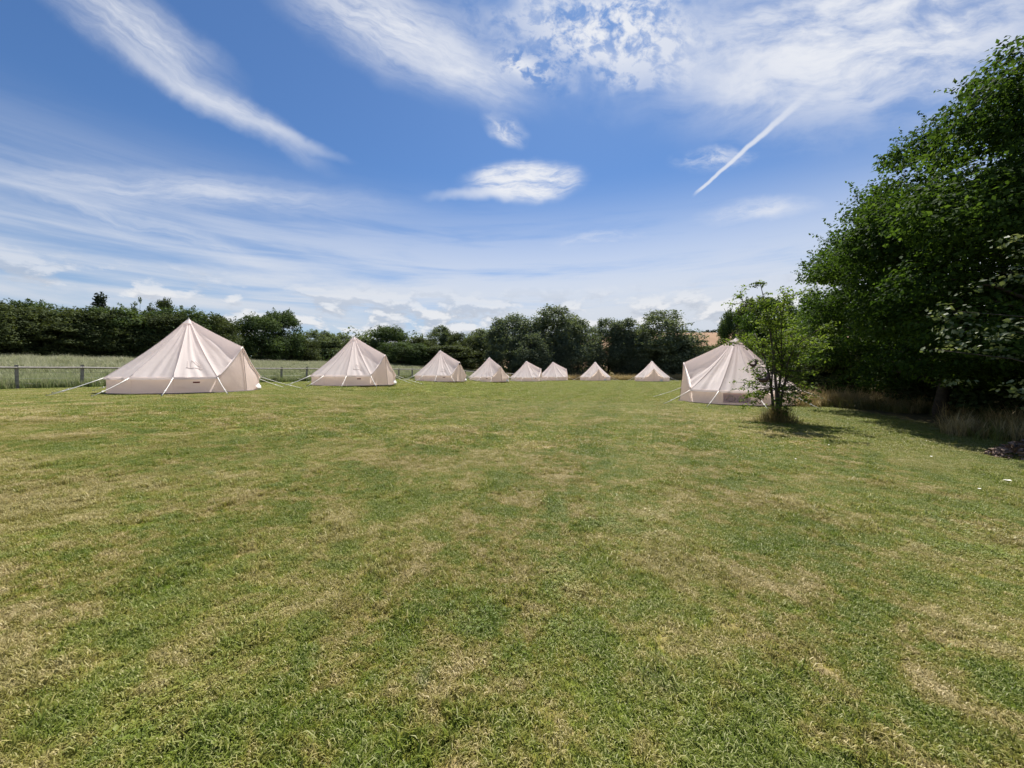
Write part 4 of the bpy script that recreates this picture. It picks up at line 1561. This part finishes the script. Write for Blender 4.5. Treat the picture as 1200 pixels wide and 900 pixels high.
# ------------------------------------------------------------------ small things
def crescent(name, loc, rad, rot, label):
    """flat metal half-moon with a hanging loop"""
    mb = MB()
    pts, rads = [], []
    for a in np.linspace(R_(-165), R_(35), 17):
        pts.append((rad * .72 * math.cos(a), 0, rad * .72 * math.sin(a)))
    n = len(pts)
    for i in range(n):
        t = i / (n - 1)
        rads.append(rad * (.03 + .30 * math.sin(math.pi * t) ** .8))
    mb.tube(pts, rads, 8)
    root = empty(name, loc, rot)
    tag(root, label, 'ornament', 'ornaments hanging in the young tree')
    obj('moon_body', mb.mesh('moon_body', MAT['moon'], True), root)
    mb = MB()
    mb.tube([(rad * .72 * math.cos(R_(35)), 0, rad * .72 * math.sin(R_(35))), (rad * .4, 0, rad * 1.2), (rad * .3, 0, rad * 2.4)], .006, 4)
    obj('cord', mb.mesh('cord', MAT['wire']), root)
    return root


Zc = 10.6
crescent('crescent_ornament', ((882 - 600) / F * Zc, Zc, EYE + (HZ - 424) / F * Zc), .14, .2, 'upper dark crescent ornament hanging in front of the big tent roof')
crescent('crescent_ornament', ((894 - 600) / F * Zc, Zc, EYE + (HZ - 440) / F * Zc), .19, -.2, 'lower larger dark crescent ornament hanging beside the young tree stems')


def tuft_at(name, label, x, y, n, h, mat, seed, spread):
    """unmown grass growing thickest and tallest round the stems, thinning outwards"""
    rng = np.random.default_rng(seed)
    a = rng.uniform(0, 2 * np.pi, n)
    r = np.abs(rng.normal(0, spread * .5, n))
    bx, by = r * np.cos(a), r * np.sin(a)
    hg = h * rng.uniform(.35, 1.1, n) * np.exp(-(r / spread) ** 2)
    az = a + rng.normal(0, 1.1, n)
    ln = rng.uniform(.1, .9, n)
    w = rng.uniform(.006, .013, n)
    dx, dy = np.cos(az), np.sin(az)
    def pt(t, bend, half):
        q = ln * bend
        rr = hg * t * np.sin(q)
        return np.stack([bx + dx * rr - dy * half, by + dy * rr + dx * half, hg * t * np.cos(q)], -1)
    v = np.stack([pt(0, .4, -w / 2), pt(0, .4, w / 2), pt(.55, .6, -w * .4), pt(.55, .6, w * .4), pt(1, 1.15, w * 0)], 1).reshape(-1, 3)
    b = np.arange(n) * 5
    f = np.concatenate([np.stack([b, b + 1, b + 3], -1), np.stack([b, b + 3, b + 2], -1), np.stack([b + 2, b + 3, b + 4], -1)])
    o = obj(name, mesh_np(name, v, f, mat, attrs={'tint': np.repeat(np.clip(rng.normal(.35, .2, n), 0, .8), 5)}), None, (x, y, G(x, y)))
    tag(o, label, 'grass tuft')
    return o


tuft_at('grass_tuft', 'dark unmown grass tuft round the foot of the young tree', 7.85, 11.4, 1500, .62, MAT['dry'], 300, .62)

# leaf litter heap at the right edge
def litter_heap():
    rng = np.random.default_rng(12)
    n = 900
    a = rng.uniform(0, 6.28, n); r = np.sqrt(rng.uniform(0, 1, n))
    cx, cy = 9.15, 6.7
    X = cx + .75 * r * np.cos(a); Y = cy + .5 * r * np.sin(a)
    Z = gz(X, Y) + .30 * (1 - r ** 2) * rng.uniform(.4, 1, n) + .01
    cen = np.stack([X, Y, Z], -1)
    nor = rng.normal(0, .6, (n, 3)) + np.array([0, 0, 1])
    me = leaves_mesh('leaf_litter', cen, nor, .09 * rng.uniform(.6, 1.4, n), rng.uniform(0, 1, n), MAT['dead_leaf'], rng)
    o = obj('leaf_litter', me)
    tag(o, 'heap of dead pinkish brown leaves at the right edge of the lawn', kind='stuff')


litter_heap()

# white scraps dropped on the lawn
SCRAPS = [(1180, 567, .09, 'largest crumpled white scrap on the grass near the right edge'),
          (1091, 538, .07, 'flat white scrap on the grass below the belt shadow'),
          (1148, 577, .05, 'small white scrap just left of the largest scrap'),
          (971, 524, .05, 'small white scrap on sunlit grass right below the young tree'),
          (933, 541, .045, 'tiny white scrap on the grass farthest below the young tree'),
          (819, 479, .06, 'small pale scrap on the grass under the big tent wall'),
          (809, 493, .05, 'small pale scrap on the grass in front of the big tent'),
          (1086, 519, .05, 'dim pale scrap lying in the belt shadow')]
for i, (px, py, s, lab) in enumerate(SCRAPS):
    s *= .5
    Z = F * EYE / (py - HZ)
    x = (px - 600) / F * Z
    Z = F * (EYE - G(x, Z)) / (py - HZ)
    x = (px - 600) / F * Z
    rr = random.Random(50 + i)
    mb = MB()
    ph = [rr.uniform(0, 6) for _ in range(3)]
    ca, sa = math.cos(ph[0]), math.sin(ph[0])
    def sf(a, b):
        X, Y = (a - .5) * s * 1.4, (b - .5) * s * (.8 + .4 * math.sin(3 * a + ph[1]))
        return (X * ca - Y * sa, X * sa + Y * ca, .045 + s * .3 * (.5 + .5 * math.sin(5 * a + ph[1]) * math.cos(4 * b + ph[2])))
    mb.grid(sf, 6, 5)
    o = obj('paper_scrap', mb.mesh('paper_scrap', MAT['white_bit'], True), None, (x, Z, G(x, Z)))
    tag(o, lab, 'paper scrap', 'white scraps on the lawn')
